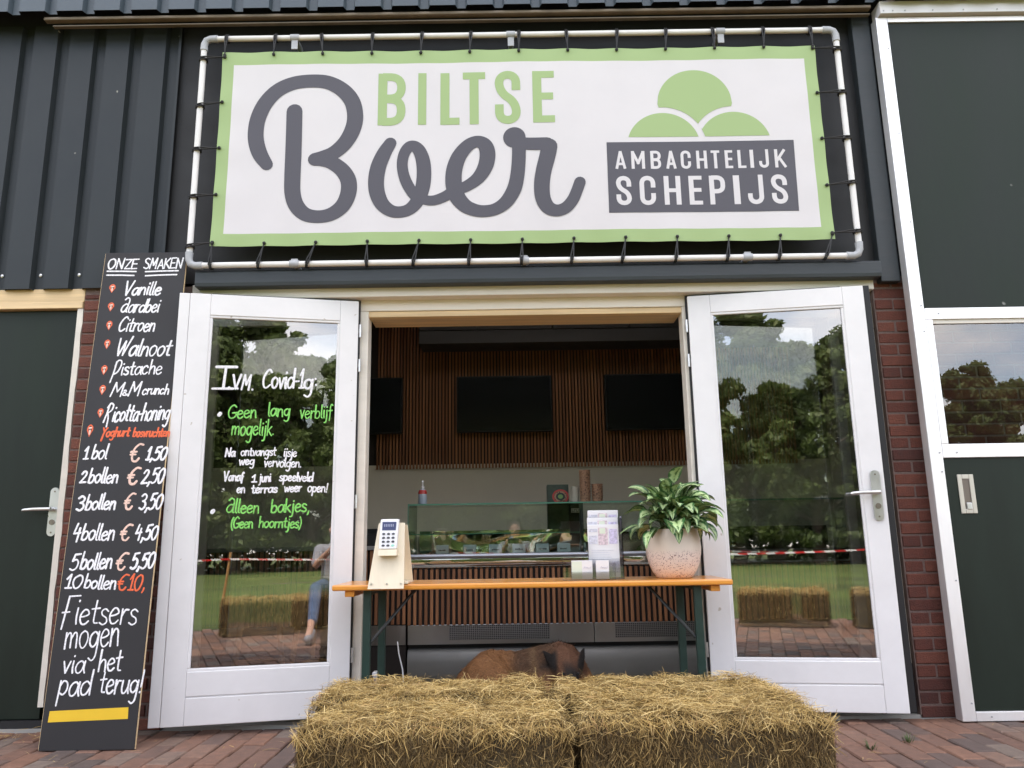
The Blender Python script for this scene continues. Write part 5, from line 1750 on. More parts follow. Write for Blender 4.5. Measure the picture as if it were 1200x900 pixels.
def hay_mesh(name, lx, ly, lz, seed, n_top, n_front, n_end, n_back, fringe=500, ws=1.0):
    rg = np.random.default_rng(seed)
    rd = .06
    re_ = .085                                  # the bale ends are rounder than the long edges
    ph = rg.uniform(0, 6, 6)

    def lump(x, y):
        return .010 * np.sin(9 * x + ph[0]) * np.cos(11 * y + ph[1]) + .008 * np.sin(23 * x + ph[2] + 6 * y) + .006 * np.sin(41 * x + ph[3]) * np.sin(29 * y + ph[4])

    def drop(d):
        d = np.clip(d, 0, rd)
        return rd - np.sqrt(np.maximum(rd * rd - (rd - d) ** 2, 0))
    Vs, Fs, Rs, Ms = [], [], [], []
    cnt = 0

    def push(V, F, r, m_):
        nonlocal cnt
        Vs.append(V); Fs.append(F + cnt); Rs.append(r); Ms.append(np.full(len(F), m_)); cnt += len(V)
    # core
    bm = bmesh.new()
    bmesh.ops.create_cube(bm, size=1)
    bmesh.ops.subdivide_edges(bm, edges=bm.edges, cuts=14, use_grid_fill=True)
    cv = np.array([v.co[:] for v in bm.verts])
    cf = np.array([[v.index for v in f.verts] for f in bm.faces])
    bm.free()
    C_ = cv * 2
    ext = np.array([lx / 2 - .012, ly / 2 - .012, lz / 2 - .008])
    Pc = C_ * ext
    inner = np.clip(Pc, -(ext - rd), ext - rd)
    dv = Pc - inner
    ln = np.linalg.norm(dv, axis=1, keepdims=True)
    Pc = np.where(ln > 1e-6, inner + dv / np.maximum(ln, 1e-6) * np.minimum(ln, rd), Pc)
    Pc[:, 2] += lz / 2 + np.where(C_[:, 2] > .5, lump(Pc[:, 0], Pc[:, 1]), 0)
    Pc[:, 1] += .008 * np.sin(7 * Pc[:, 0] + ph[5]) * (np.abs(C_[:, 1]) > .8)
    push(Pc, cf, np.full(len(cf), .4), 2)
    # top, loose and flat
    def top(n, off):
        x = rg.uniform(-lx / 2 + .005, lx / 2 - .005, n); y = rg.uniform(-ly / 2 + .005, ly / 2 - .005, n)
        dz = np.maximum(drop((lx / 2 - np.abs(x)) * rd / re_) * re_ / rd, drop(ly / 2 - np.abs(y)))
        P = np.stack([x, y, lz - dz + lump(x, y) + rg.uniform(-.012, off, n)], 1)
        a = rg.uniform(0, 2 * np.pi, n)
        D = np.stack([np.cos(a), np.sin(a) * .8, rg.normal(0, .16, n)], 1)
        edge = np.clip((np.abs(y) - (ly / 2 - .06)) / .06, 0, 1) * np.sign(y)
        D[:, 1] += edge * .5; D[:, 2] -= np.abs(edge) * .6
        D /= np.linalg.norm(D, axis=1, keepdims=True)
        N = np.tile([0, 0, 1.], (n, 1)) + rg.normal(0, .15, (n, 3))
        L_ = rg.gamma(2.6, .017, n) + .015
        push(*straw_arrays(P, D, N, L_, rg.uniform(.0009, .0022, n) * ws, rg.normal(.001, .006, n), np.clip(rg.beta(2.2, 1.7, n) * .92 + (rg.random(n) < .02) * .3, 0, 1), rg), 0)
    top(n_top, .016)
    top(n_top // 10, .03)
    n = n_top // 14                                # a few long pale straws
    x = rg.uniform(-lx / 2 + .03, lx / 2 - .03, n); y = rg.uniform(-ly / 2 + .02, ly / 2 - .02, n)
    a = rg.uniform(0, 2 * np.pi, n)
    D = np.stack([np.cos(a), np.sin(a), rg.normal(0, .12, n)], 1); D /= np.linalg.norm(D, axis=1, keepdims=True)
    push(*straw_arrays(np.stack([x, y, lz + lump(x, y) + rg.uniform(.0, .014, n)], 1), D, np.tile([0, 0, 1.], (n, 1)), rg.uniform(.06, .13, n), rg.uniform(.002, .0034, n) * ws, rg.normal(0, .008, n), rg.uniform(.75, .93, n), rg), 0)
    # vertical faces: cut ends, mostly hanging
    def side(n, axis, sg, w_, depth):
        u = rg.uniform(-w_ / 2 + .004, w_ / 2 - .004, n); z = lz * (1 - rg.uniform(0, 1, n) ** 1.0) * .99
        dd = drop(lz - z)
        de = drop(w_ / 2 - np.abs(u))
        o_ = depth / 2 - np.maximum(dd, de) + rg.uniform(-.016, .007, n) + .008 * np.sin(7 * u + ph[5]) + .006 * np.sin(31 * u + ph[2]) * np.sin(17 * z + ph[1])
        a = rg.normal(-np.pi / 2, .5, n)
        D = np.stack([np.cos(a), np.zeros(n), np.sin(a)], 1)
        D[:, 1] = rg.normal(.12, .35, n)
        N = np.tile([0, 1., 0], (n, 1)) + rg.normal(0, .25, (n, 3))
        P = np.stack([u, o_, z + 0], 1)
        L_ = rg.gamma(2.2, .008, n) + .010
        if axis == 'y':
            T = np.array([[1, 0, 0], [0, sg, 0], [0, 0, 1]], float)
        else:
            T = np.array([[0, sg, 0], [1, 0, 0], [0, 0, 1]], float).T
            T = np.array([[0, 1, 0], [sg, 0, 0], [0, 0, 1]], float)
        P, D, N = P @ T, D @ T, N @ T
        P[:, 2] = np.maximum(P[:, 2], .012 + L_ * .3)
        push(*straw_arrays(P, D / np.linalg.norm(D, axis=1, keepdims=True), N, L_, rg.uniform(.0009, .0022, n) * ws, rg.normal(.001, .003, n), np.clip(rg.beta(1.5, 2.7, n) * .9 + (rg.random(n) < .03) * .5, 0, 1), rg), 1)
    if n_front: side(n_front, 'y', -1, lx, ly)
    if n_front > 3000:                               # single stalks standing out of the pressed face
        n = n_front // 15
        u = rg.uniform(-lx / 2, lx / 2, n); z = rg.uniform(.02, lz - .03, n)
        a = rg.normal(-np.pi / 2, .85, n)
        D = np.stack([np.cos(a), -rg.uniform(0, .5, n), np.sin(a)], 1); D /= np.linalg.norm(D, axis=1, keepdims=True)
        P = np.stack([u, -ly / 2 - rg.uniform(-.006, .010, n) - .008 * np.sin(7 * u + ph[5]), z], 1)
        push(*straw_arrays(P, D, np.tile([0, -1., .2], (n, 1)) + rg.normal(0, .3, (n, 3)), rg.gamma(3, .010, n) + .012, rg.uniform(.0013, .0028, n) * ws, rg.normal(.003, .005, n), rg.uniform(.35, .97, n), rg), 1)
    if n_back: side(n_back, 'y', 1, lx, ly)
    if n_end:
        side(n_end, 'x', -1, ly, lx); side(n_end, 'x', 1, ly, lx)
    # straws hanging over the front edge
    if fringe:
        n = fringe
        x = rg.uniform(-lx / 2, lx / 2, n)
        kk = np.sin(13 * x + ph[0]) * np.sin(29 * x + ph[1]) + rg.normal(0, .35, n) > .05
        x = np.where(kk, x, np.clip(x + rg.normal(0, .05, n), -lx / 2, lx / 2))
        P = np.stack([x, np.full(n, -ly / 2 - .004) + rg.uniform(-.012, .02, n), lz - .008 - rg.gamma(1.1, .02, n) * (.5 + .5 * np.sin(9 * x + ph[3]) ** 2)], 1)
        D = np.stack([rg.normal(0, .8, n), -rg.uniform(-.1, .6, n), -rg.uniform(.1, 1.1, n)], 1)
        D /= np.linalg.norm(D, axis=1, keepdims=True)
        N = np.tile([0, -.8, .6], (n, 1)) + rg.normal(0, .2, (n, 3))
        push(*straw_arrays(P, D, N, rg.gamma(2.2, .016, n) + .015, rg.uniform(.0010, .0024, n) * ws, rg.normal(.004, .008, n), np.clip(rg.beta(2.0, 1.9, n), 0, .99), rg), 0)
        n = fringe // 10
        x = rg.uniform(-lx / 2, lx / 2, n)
        P = np.stack([x, rg.uniform(-ly / 2, ly / 2, n), np.full(n, lz + .01)], 1)
        D = np.stack([rg.normal(0, .6, n), rg.normal(0, .5, n), rg.uniform(.3, 1, n)], 1)
        D /= np.linalg.norm(D, axis=1, keepdims=True)
        push(*straw_arrays(P, D, np.cross(D, np.tile([1., .3, 0], (n, 1))), rg.uniform(.04, .09, n), np.full(n, .0016) * ws, rg.normal(.0, .008, n), rg.uniform(.5, .9, n), rg), 0)
    V = np.concatenate(Vs); F = np.concatenate(Fs); Rr = np.concatenate(Rs); Mi = np.concatenate(Ms)
    me = bpy.data.meshes.new(name)
    me.vertices.add(len(V)); me.vertices.foreach_set('co', V.astype(np.float32).ravel())
    me.loops.add(len(F) * 4); me.loops.foreach_set('vertex_index', F.astype(np.int32).ravel())
    me.polygons.add(len(F)); me.polygons.foreach_set('loop_start', np.arange(len(F), dtype=np.int32) * 4)
    me.update(calc_edges=True)
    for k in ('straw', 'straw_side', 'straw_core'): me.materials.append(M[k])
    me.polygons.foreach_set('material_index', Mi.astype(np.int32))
    a = me.attributes.new('rnd', 'FLOAT', 'FACE'); a.data.foreach_set('value', Rr.astype(np.float32))
    me.validate()
    return me


def bale(me, x, y, rz, label, group):
    o = bpy.data.objects.new('hay_bale', me)
    COL.objects.link(o)
    o.location = (x, y, 0)
    o.rotation_euler = (0, 0, rz)
    return tag(o, label, 'hay bale', group)


GB = 'hay bales stacked low in front of the table'
mA = hay_mesh('hay_bale', .985, .43, .366, 1, 8000, 19000, 4200, 0, 800)
mB = hay_mesh('hay_bale', .905, .43, .380, 2, 7600, 18000, 4200, 0, 800)
mC = hay_mesh('hay_bale', .99, .42, .378, 3, 8000, 1200, 2200, 3000, 300)
mD = hay_mesh('hay_bale', .98, .42, .375, 4, 8000, 1200, 2200, 3000, 300)
bale(mA, -.376, -1.475, R(.4), 'front left hay bale, nearest the menu board and the camera', GB)
bale(mB, .598, -1.47, R(-.6), 'front right hay bale, below the potted plant and nearest the camera', GB)
bale(mC, -.44, -1.045, R(-.5), 'rear left hay bale close to the table, behind the front left one', GB)
bale(mD, .56, -1.045, R(.4), 'rear right hay bale close to the table, behind the front right one', GB)
GR = 'hay bales along the lawn edge seen in the door glass'
mE = hay_mesh('hay_bale', .98, .44, .40, 5, 2600, 4200, 900, 1500, 300, ws=1.7)
for x, y, rz, lab in ((-.86, -5.0, R(180.5), 'hay bale by the lawn reflected in the left door glass'),
                     (.16, -5.32, R(178), 'hay bale by the lawn that the photographer sits on'),
                     (1.55, -4.98, R(180), 'long looking hay bale reflected low in the right door glass'),
                     (2.78, -5.0, R(182), 'hay bale reflected at the right edge of the right door glass'),
                     (-2.3, -5.05, R(179), 'hay bale by the lawn nearest the menu board side'),
                     (4.0, -5.05, R(181), 'hay bale by the lawn farthest to the right')):
    bale(mE, x, y, rz, lab, GR)

# loose straw on the paving
n = 900
rg = np.random.default_rng(77)
sx_ = np.concatenate([rg.normal(-.95, .22, 90), rg.normal(1.12, .16, 70), rg.normal(-2.95, .3, 260), rg.uniform(-3, 3, 110), rg.uniform(-3, 4.3, 370)])
sy_ = np.concatenate([rg.uniform(-1.7, -.75, 90), rg.uniform(-1.7, -.75, 70), rg.normal(-.16, .06, 260), rg.uniform(-1.6, -.1, 110), rg.normal(-4.75, .35, 370)])
n = len(sx_)
P = np.stack([sx_, sy_, rg.uniform(.004, .012, n)], 1)
P[160:420, 2] += np.abs(rg.normal(0, .016, 260))
a = rg.uniform(0, 6.28, n)
D = np.stack([np.cos(a), np.sin(a), rg.normal(0, .05, n)], 1); D /= np.linalg.norm(D, axis=1, keepdims=True)
V, F, rr = straw_arrays(P, D, np.tile([0, 0, 1.], (n, 1)), rg.uniform(.02, .075, n), rg.uniform(.001, .0025, n), rg.uniform(0, .005, n), rg.uniform(.4, 1, n), rg)
me = bpy.data.meshes.new('loose_straw')
me.from_pydata(V.tolist(), [], F.tolist())
me.materials.append(M['straw'])
at = me.attributes.new('rnd', 'FLOAT', 'FACE'); at.data.foreach_set('value', rr.astype(np.float32))
o = bpy.data.objects.new('loose_straw', me); COL.objects.link(o)
tag(o, 'loose straw scattered over the brick paving', 'straw', kind='stuff')
# small weeds in the paving joints
mw = mat('weed_green', (.07, .10, .03), .7)
for k, (wx, wy, sc_s) in enumerate(((1.62, -.62, .75), (1.86, -.5, .8), (-2.56, -.22, 1.1), (2.95, -.35, .9))):
    b = MB()
    wr = random.Random(k)
    for q in range(26):
        a = wr.uniform(0, 6.28); l_ = wr.uniform(.03, .075) * sc_s; r0 = wr.uniform(0, .03)
        p = Vector((r0 * math.cos(a), r0 * math.sin(a), 0)); d = Vector((math.cos(a) * .6, math.sin(a) * .6, 1)).normalized()
        s_ = Vector((-math.sin(a), math.cos(a), 0)) * .002
        b.add([p - s_, p + s_, p + d * l_ * .6 + s_ * .8, p + d * l_ * .6 - s_ * .8, p + d * l_ + Vector((math.cos(a), math.sin(a), -.6)) * l_ * .35], [(0, 1, 2, 3), (3, 2, 4)])
    o = b.build('weed', mw, loc=(wx, wy, -.004))
    tag(o, ('grass tuft in the paving right of the hay bales', 'grass tuft in the paving nearest the right door corner', 'dry weed tuft beside the foot of the menu board', 'grass tuft in front of the sliding door')[k], 'weed', 'small weeds in the paving joints')

# blue cleaning bottle on the floor behind the left table leg
t = thing('spray_bottle', 'small blue and white bottle on the floor behind the left table leg', 'bottle', (-.90, .14, .0155))
b = MB(); b.lathe([(.035, 0), (.038, .006), (.038, .15), (.028, .185), (.013, .20), (.013, .215)], n=18)
b.build('bottle_body', M['blue'], t, smooth=True)
b = MB(); b.lathe([(.016, .215), (.016, .235), (.01, .245)], n=14); b.box(-.012, .012, -.05, .012, .236, .258)
b.build('spray_head', M['plastic'], t, bevel=.003)
t = thing('power_cord', 'thin white cord hanging down behind the left table leg', 'cord', (-.80, .30, .016))
b = MB(); b.tube([(0, 0, .40), (.01, 0, .33), (.035, -.01, .24), (.045, -.02, .12), (.03, -.03, .006), (.1, -.06, .004)], .004, 8)
b.build('cord', M['plastic'], t, smooth=True)


# ================================================================== FIGURES
def blob_mesh(name, verts, edges, mats, voxel=.006, sm=6):
    """One continuous body: balls of varying radius swept along the bones, fused by a voxel remesh and smoothed."""
    bm = bmesh.new()

    def ball(p, r_):
        r3 = Vector((r_, r_, r_)) if not hasattr(r_, '__len__') else Vector(r_)
        mt = Matrix.Translation(Vector(p)) @ Matrix.Diagonal((*r3, 1))
        bmesh.ops.create_icosphere(bm, subdivisions=2, radius=1, matrix=mt)
    R3 = lambda r_: Vector((r_, r_, r_)) if not hasattr(r_, '__len__') else Vector(r_)
    for v in verts: ball(v[0], v[1])
    for i_, j_ in edges:
        p, q = Vector(verts[i_][0]), Vector(verts[j_][0])
        r0, r1 = R3(verts[i_][1]), R3(verts[j_][1])
        n_ = int((q - p).length / (min(min(r0), min(r1)) * .45)) + 1
        n_ = min(n_, 24)
        for k in range(1, n_):
            t = k / n_
            ball(p.lerp(q, t), r0.lerp(r1, t))
    me = bpy.data.meshes.new(name)
    bm.to_mesh(me)
    bm.free()
    ob = bpy.data.objects.new(name, me)
    COL.objects.link(ob)
    md = ob.modifiers.new('fuse', 'REMESH'); md.mode = 'VOXEL'; md.voxel_size = voxel; md.use_smooth_shade = True
    sb = ob.modifiers.new('soften', 'SMOOTH'); sb.factor = .5; sb.iterations = sm
    ev = ob.evaluated_get(bpy.context.evaluated_depsgraph_get())
    m2 = bpy.data.meshes.new_from_object(ev)
    m2.name = name
    ob.modifiers.clear()
    ob.data = m2
    m2.polygons.foreach_set('use_smooth', [True] * len(m2.polygons))
    m2.materials.clear()
    m2.materials.append(mats)
    return ob


# the dog: a brown shepherd lying curled behind the bales, head low and turned to the viewer
DV = [((-.235, .57, .165), .165),    # 0 pelvis
      ((-.06, .61, .165), .148), ((.08, .61, .185), .160), ((.20, .585, .205), .165),   # 1-3 belly, ribs, shoulders
      ((.225, .51, .235), .125), ((.238, .425, .215), (.088, .095, .088)),   # 4,5 neck, skull
      ((.245, .36, .190), (.066, .07, .062)), ((.255, .29, .150), (.043, .05, .042)), ((.262, .235, .125), (.034, .04, .034)), ((.265, .205, .125), .021),  # 6-9 brow, muzzle, nose
      ((.165, .44, .235), (.038, .022, .04)), ((.130, .425, .285), (.027, .012, .034)), ((.095, .41, .328), (.010, .006, .012)),  # ear
      ((.308, .43, .240), (.036, .022, .04)), ((.326, .42, .290), (.025, .012, .034)), ((.343, .41, .340), (.009, .006, .012)),  # ear
      ((-.26, .46, .165), (.155, .12, .15)), ((-.15, .39, .10), .085), ((-.04, .35, .055), .045), ((.05, .33, .04), .034),  # thigh, shank, hind paw
      ((-.36, .58, .12), .11), ((-.45, .52, .06), .035), ((-.43, .40, .04), .028), ((-.34, .31, .034), .016),      # rump, tail
      ((.10, .48, .13), .095), ((.11, .38, .055), .048), ((.21, .29, .042), .036), ((.30, .23, .036), .031),       # foreleg
      ((.34, .52, .12), .08), ((.39, .40, .06), .045), ((.385, .30, .038), .033)]
DE = [(0, 1), (1, 2), (2, 3), (3, 4), (4, 5), (5, 6), (6, 7), (7, 8), (8, 9), (5, 10), (10, 11), (11, 12), (5, 13), (13, 14), (14, 15),
      (0, 16), (16, 17), (17, 18), (18, 19), (0, 20), (20, 21), (21, 22), (22, 23), (2, 24), (24, 25), (25, 26), (26, 27), (3, 28), (28, 29), (29, 30)]
fur = bpy.data.materials.new('brown_fur'); fur.use_nodes = True
n_, l_ = fur.node_tree.nodes, fur.node_tree.links
bs_ = n_['Principled BSDF']; bs_.inputs['Roughness'].default_value = .8
at_ = n_.new('ShaderNodeVertexColor'); at_.layer_name = 'coat'
tc_ = n_.new('ShaderNodeTexCoord'); mp_n = n_.new('ShaderNodeMapping'); mp_n.inputs['Scale'].default_value = (60, 60, 240)
nz_ = n_.new('ShaderNodeTexNoise'); nz_.inputs['Scale'].default_value = 1.6; nz_.inputs['Detail'].default_value = 5
l_.new(tc_.outputs['Object'], mp_n.inputs[0]); l_.new(mp_n.outputs[0], nz_.inputs['Vector'])
mr_ = n_.new('ShaderNodeMapRange'); mr_.inputs['From Min'].default_value = .3; mr_.inputs['From Max'].default_value = .7; mr_.inputs['To Min'].default_value = .65; mr_.inputs['To Max'].default_value = 1.35
l_.new(nz_.outputs['Fac'], mr_.inputs['Value'])
vm_ = n_.new('ShaderNodeVectorMath'); vm_.operation = 'SCALE'
l_.new(at_.outputs['Color'], vm_.inputs[0]); l_.new(mr_.outputs[0], vm_.inputs['Scale']); l_.new(vm_.outputs[0], bs_.inputs['Base Color'])
bp_ = n_.new('ShaderNodeBump'); bp_.inputs['Strength'].default_value = .5; bp_.inputs['Distance'].default_value = .01
l_.new(nz_.outputs['Fac'], bp_.inputs['Height']); l_.new(bp_.outputs[0], bs_.inputs['Normal'])
dog = blob_mesh('dog', DV, DE, fur, .006, 7)
dm = dog.data
vc = dm.color_attributes.new('coat', 'FLOAT_COLOR', 'POINT')
BR, BL_, TN, MH = np.array((.26, .12, .046)), np.array((.014, .011, .010)), np.array((.20, .12, .06)), np.array((.135, .062, .033))
SD = np.array((.055, .032, .020))


def ramp(v, lo, hi):
    t = min(1, max(0, (v - lo) / (hi - lo)))
    return t * t * (3 - 2 * t)


for i, v in enumerate(dm.vertices):
    x, y, z = v.co
    x += .03 * noise.noise((x * 9, y * 9, z * 9)); z += .02 * noise.noise((x * 11, y * 11, z * 11 + 5))
    c = BR.copy()
    w_ = ramp(x, -.16, -.04) * (1 - ramp(x, .16, .24)) * ramp(z, .10, .24)
    c = c * (1 - .8 * w_) + SD * .8 * w_                                         # darker saddle
    w_ = max(0, 1 - abs(x - .03) / .035) * ramp(z, .16, .22)
    c = c * (1 - .7 * w_) + TN * .7 * w_                                         # pale ring behind the neck
    w_ = ramp(x, .14, .19) * (1 - ramp(x, .34, .38)) * ramp(z, .14, .2)
    c = c * (1 - w_) + MH * w_
    w_ = ramp(x, .19, .22) * (1 - ramp(x, .31, .34)) * (1 - ramp(y, .30, .40)) * ramp(z, .05, .08)
    c = c * (1 - w_) + BL_ * w_                                                  # black mask
    w_ = ramp(x, .05, .08) * max(1 - ramp(x, .155, .185), ramp(x, .295, .32)) * (1 - ramp(y, .445, .475)) * ramp(z, .19, .24)
    c = c * (1 - w_) + BL_ * w_                                                  # dark ears
    vc.data[i].color = (*c, 1)
frg = random.Random(8)
fv, ff, fcol = [], [], []
polys = list(dm.polygons)
for _ in range(15000):
    p = polys[frg.randrange(len(polys))]
    q, nrm = p.center, p.normal
    if q.z < .04: continue
    flow = Vector((-.7, -.1, -.5)) if q.x < .12 else Vector((.1, -.4, -.7))
    t = (flow - nrm * flow.dot(nrm) + Vector((frg.gauss(0, .25), frg.gauss(0, .25), frg.gauss(0, .25)))).normalized()
    s_ = nrm.cross(t).normalized() * frg.uniform(.0012, .002)
    short = .5 if (q.y < .46 and q.x > .1) else 1
    l_ = frg.uniform(.012, .026) * short
    tip = q + t * l_ + nrm * (l_ * frg.uniform(.12, .35))
    i = len(fv)
    fv += [q - s_, q + s_, tip]
    ff.append((i, i + 1, i + 2))
    k_ = frg.uniform(.65, 1.5)
    cc = vc.data[p.vertices[0]].color
    fcol += [(cc[0] * k_, cc[1] * k_, cc[2] * k_, 1)] * 3
fm = bpy.data.meshes.new('fur_coat')
fm.from_pydata([tuple(v) for v in fv], [], ff)
fa = fm.color_attributes.new('coat', 'FLOAT_COLOR', 'POINT')
fa.data.foreach_set('color', [x for q in fcol for x in q])
fm.materials.append(fur)
fo = bpy.data.objects.new('fur_coat', fm); COL.objects.link(fo); fo.parent = dog
tag(dog, 'brown shepherd dog with black ears and muzzle lying behind the hay bales', 'dog')
for ex in (.222, .288):
    b = MB(); b.lathe([(.0, -.009), (.007, -.006), (.009, 0), (.007, .006), (.0, .009)], (ex + (-.014 if ex < .25 else .008), .304, .214), 10)
    b.build('eye', M['rubber'], dog, smooth=True)
# the photographer, seated on the bale across the paving and holding up a phone (seen in the door glass)
px_, py_ = -.06, -5.16
hands = []


def hand(verts, edges, wrist, s):
    """palm, four fingers and thumb closing round one edge of the phone; s = -1 for the left side."""
    w0 = len(verts) - 1
    hx, hy, hz = wrist
    verts.append(((hx + s * -.002, hy + .045, hz + .035), (.018, .034, .036))); pi_ = len(verts) - 1; edges.append((w0, pi_))
    for k in range(4):
        zf = hz + .075 - k * .019
        l0 = (.9, 1.0, .95, .78)[k]
        verts.append(((hx + s * .004, hy + .075, zf), .0095)); a = len(verts) - 1; edges.append((pi_, a))
        verts.append(((hx - s * .006, hy + .075 + .030 * l0, zf + .003), .0088)); edges.append((a, a + 1))
        verts.append(((hx - s * .024, hy + .080 + .030 * l0, zf + .004), .0078)); edges.append((a + 1, a + 2))
    verts.append(((hx - s * .018, hy + .052, hz + .05), .0115)); a = len(verts) - 1; edges.append((pi_, a))
    verts.append(((hx - s * .038, hy + .062, hz + .068), .0095)); edges.append((a, a + 1))
    verts.append(((hx - s * .05, hy + .064, hz + .075), .0085)); edges.append((a + 1, a + 2))


CX, CY, CZ = CAM_POS
BV = [((px_, py_, .52), .12), ((px_, py_ + .0, .72), .12), ((px_, py_ + .02, .88), (.15, .095, .10)), ((px_, py_ + .03, .985), .06),
      ((px_, py_ + .05, 1.06), .052), ((px_, py_ + .09, 1.145), (.068, .085, .075)), ((px_, py_ + .08, 1.21), (.076, .092, .08)),
      ((px_, py_ + .162, 1.165), (.011, .012, .018)), ((px_, py_ + .176, 1.145), (.014, .014, .011)),
      ((px_ - .076, py_ + .075, 1.165), (.010, .018, .028)), ((px_ + .076, py_ + .075, 1.165), (.010, .018, .028))]
BE = [(0, 1), (1, 2), (2, 3), (3, 4), (4, 5), (5, 6), (7, 8)]
for s in (-1, 1):
    i = len(BV)
    BV.append(((px_ + s * .17, py_ + .03, .93), .062)); BE.append((2, i))
    BV.append(((px_ + s * .245, py_ + .17, .76), .045)); BE.append((i, i + 1))
    BV.append(((CX + s * .105, CY - .115, .945), .029)); BE.append((i + 1, i + 2))
    hand(BV, BE, (CX + s * .105, CY - .115, .945), s)
    j = len(BV)
    hip = (px_ + s * .10, py_ + .04, .50)
    knee = (-.36, -4.66, .50) if s < 0 else (.20, -4.68, .52)
    ank = (-.545, -3.90, .135) if s < 0 else (.20, -4.55, .10)
    toe = (-.60, -3.72, .075) if s < 0 else (.24, -4.36, .045)
    BV += [(hip, .092), (knee, .06), (ank, .038), (toe, .035)]
    BE += [(0, j), (j, j + 1), (j + 1, j + 2), (j + 2, j + 3)]
person = blob_mesh('person', BV, BE, M['skin'], .005, 3)
tag(person, 'person in grey tee and rolled jeans sitting with one leg out, photographing the shop', 'person')
tv_ = [((px_, py_, .52), (.162, .132, .10)), ((px_, py_, .72), (.15, .13, .12)), ((px_, py_ + .02, .89), (.175, .118, .10)), ((px_, py_ + .028, .985), .068)]
te_ = [(0, 1), (1, 2), (2, 3)]
for s in (-1, 1):
    i = len(tv_)
    tv_ += [((px_ + s * .175, py_ + .03, .93), .078), ((px_ + s * .24, py_ + .15, .78), .062)]
    te_ += [(2, i), (i, i + 1)]
blob_mesh('tee_shirt', tv_, te_, M['tee'], .008, 6).parent = person
jv, je = [((px_, py_, .50), (.155, .128, .085))], []
for s in (-1, 1):
    i = len(jv)
    hip = (px_ + s * .10, py_ + .05, .50)
    knee = (-.36, -4.66, .50) if s < 0 else (.20, -4.68, .52)
    ank = (-.50, -4.04, .20) if s < 0 else (.20, -4.57, .18)
    jv += [(hip, .105), (knee, .076), (ank, .056)]
    je += [(0, i), (i, i + 1), (i + 1, i + 2)]
blob_mesh('jeans', jv, je, M['jeans'], .008, 5).parent = person
for s in (-1, 1):
    if s < 0: sv_ = [((-.54, -3.90, .10), .052), ((-.565, -3.82, .075), .048), ((-.60, -3.70, .062), (.045, .05, .04)), ((-.61, -3.655, .058), .032)]
    else: sv_ = [((.20, -4.57, .075), .052), ((.215, -4.48, .06), .048), ((.235, -4.37, .05), (.045, .05, .04)), ((.242, -4.325, .046), .032)]
    sh = blob_mesh('sneaker', sv_, [(0, 1), (1, 2), (2, 3)], M['sneaker'], .006, 4); sh.parent = person
hv = [((px_, py_ + .066, 1.235), (.086, .098, .068)), ((px_, py_ + .03, 1.18), (.084, .066, .07)), ((px_, py_ + .02, 1.11), (.07, .045, .06))]
blob_mesh('hair', hv, [(0, 1), (1, 2)], M['hair'], .008, 4).parent = person
for s in (-1, 1):
    b = MB(); b.lathe([(.0, -.011), (.008, -.007), (.011, 0), (.008, .007), (.0, .011)], (px_ + s * .032, py_ + .158, 1.165), 10)
    b.build('eye', M['rubber'], person, smooth=True)
b = MB(); b.tube([(px_ - .024, py_ + .166, 1.092), (px_, py_ + .174, 1.09), (px_ + .024, py_ + .166, 1.092)], .005, 6)
b.build('mouth', mat('lips', (.35, .14, .11), .5), person, smooth=True)
t = thing('phone', 'dark mobile phone held up in both hands by the seated person', 'phone', (CX, CY - .03, CZ))
b = MB(); b.box(-.078, .078, -.012, -.003, -.037, .037)
b.build('casing', M['rubber'], t, bevel=.003)
b = MB(); b.box(-.072, .072, -.0135, -.0125, -.034, .034)
b.build('display', M['tv'], t)

# ================================================================== BEYOND THE PAVING (seen in the glass)
# red and white barrier tape on stakes
tpm = mat('barrier_tape', (.8, .8, .8), .5)
q_ = tpm.node_tree
tcn = q_.nodes.new('ShaderNodeTexCoord'); wv = q_.nodes.new('ShaderNodeTexWave'); wv.inputs['Scale'].default_value = 2.2; wv.bands_direction = 'X'
wv.wave_profile = 'SIN'; wv.bands_direction = 'DIAGONAL'
crr = q_.nodes.new('ShaderNodeValToRGB'); crr.color_ramp.interpolation = 'CONSTANT'
crr.color_ramp.elements[0].color = (.55, .02, .02, 1); crr.color_ramp.elements[1].position = .5; crr.color_ramp.elements[1].color = (.8, .78, .78, 1)
q_.links.new(tcn.outputs['Object'], wv.inputs['Vector']); q_.links.new(wv.outputs['Fac'], crr.inputs['Fac']); q_.links.new(crr.outputs['Color'], q_.nodes['Principled BSDF'].inputs['Base Color'])
b = MB()
pts = []
for k in range(57):
    x = -9 + k * .36
    sag = -.05 * math.sin(math.pi * ((x + 9) % 4.0) / 4.0)
    pts.append((x, -8.2 + .1 * math.sin(x), .80 + sag))
vs = [(x, y, z + h_) for x, y, z in pts for h_ in (-.014, .014)]
b.add(vs, [(2 * i, 2 * i + 2, 2 * i + 3, 2 * i + 1) for i in range(len(pts) - 1)])
b.add([(x, y - .002, z) for x, y, z in vs], [(2 * i, 2 * i + 1, 2 * i + 3, 2 * i + 2) for i in range(len(pts) - 1)])
tag(b.build('barrier_tape', tpm), 'red and white barrier tape stretched across the lawn', 'barrier tape')
for k in range(6):
    x = -9 + 4 * k
    b = MB(); b.tube([(x - .10, -8.3 + .1 * math.sin(x), -.1), (x, -8.225 + .1 * math.sin(x), .9)], .02, 8)
    tag(b.build('stake', M['stool'], smooth=True), 'thin wooden stake holding up the barrier tape', 'stake', 'stakes of the barrier tape')
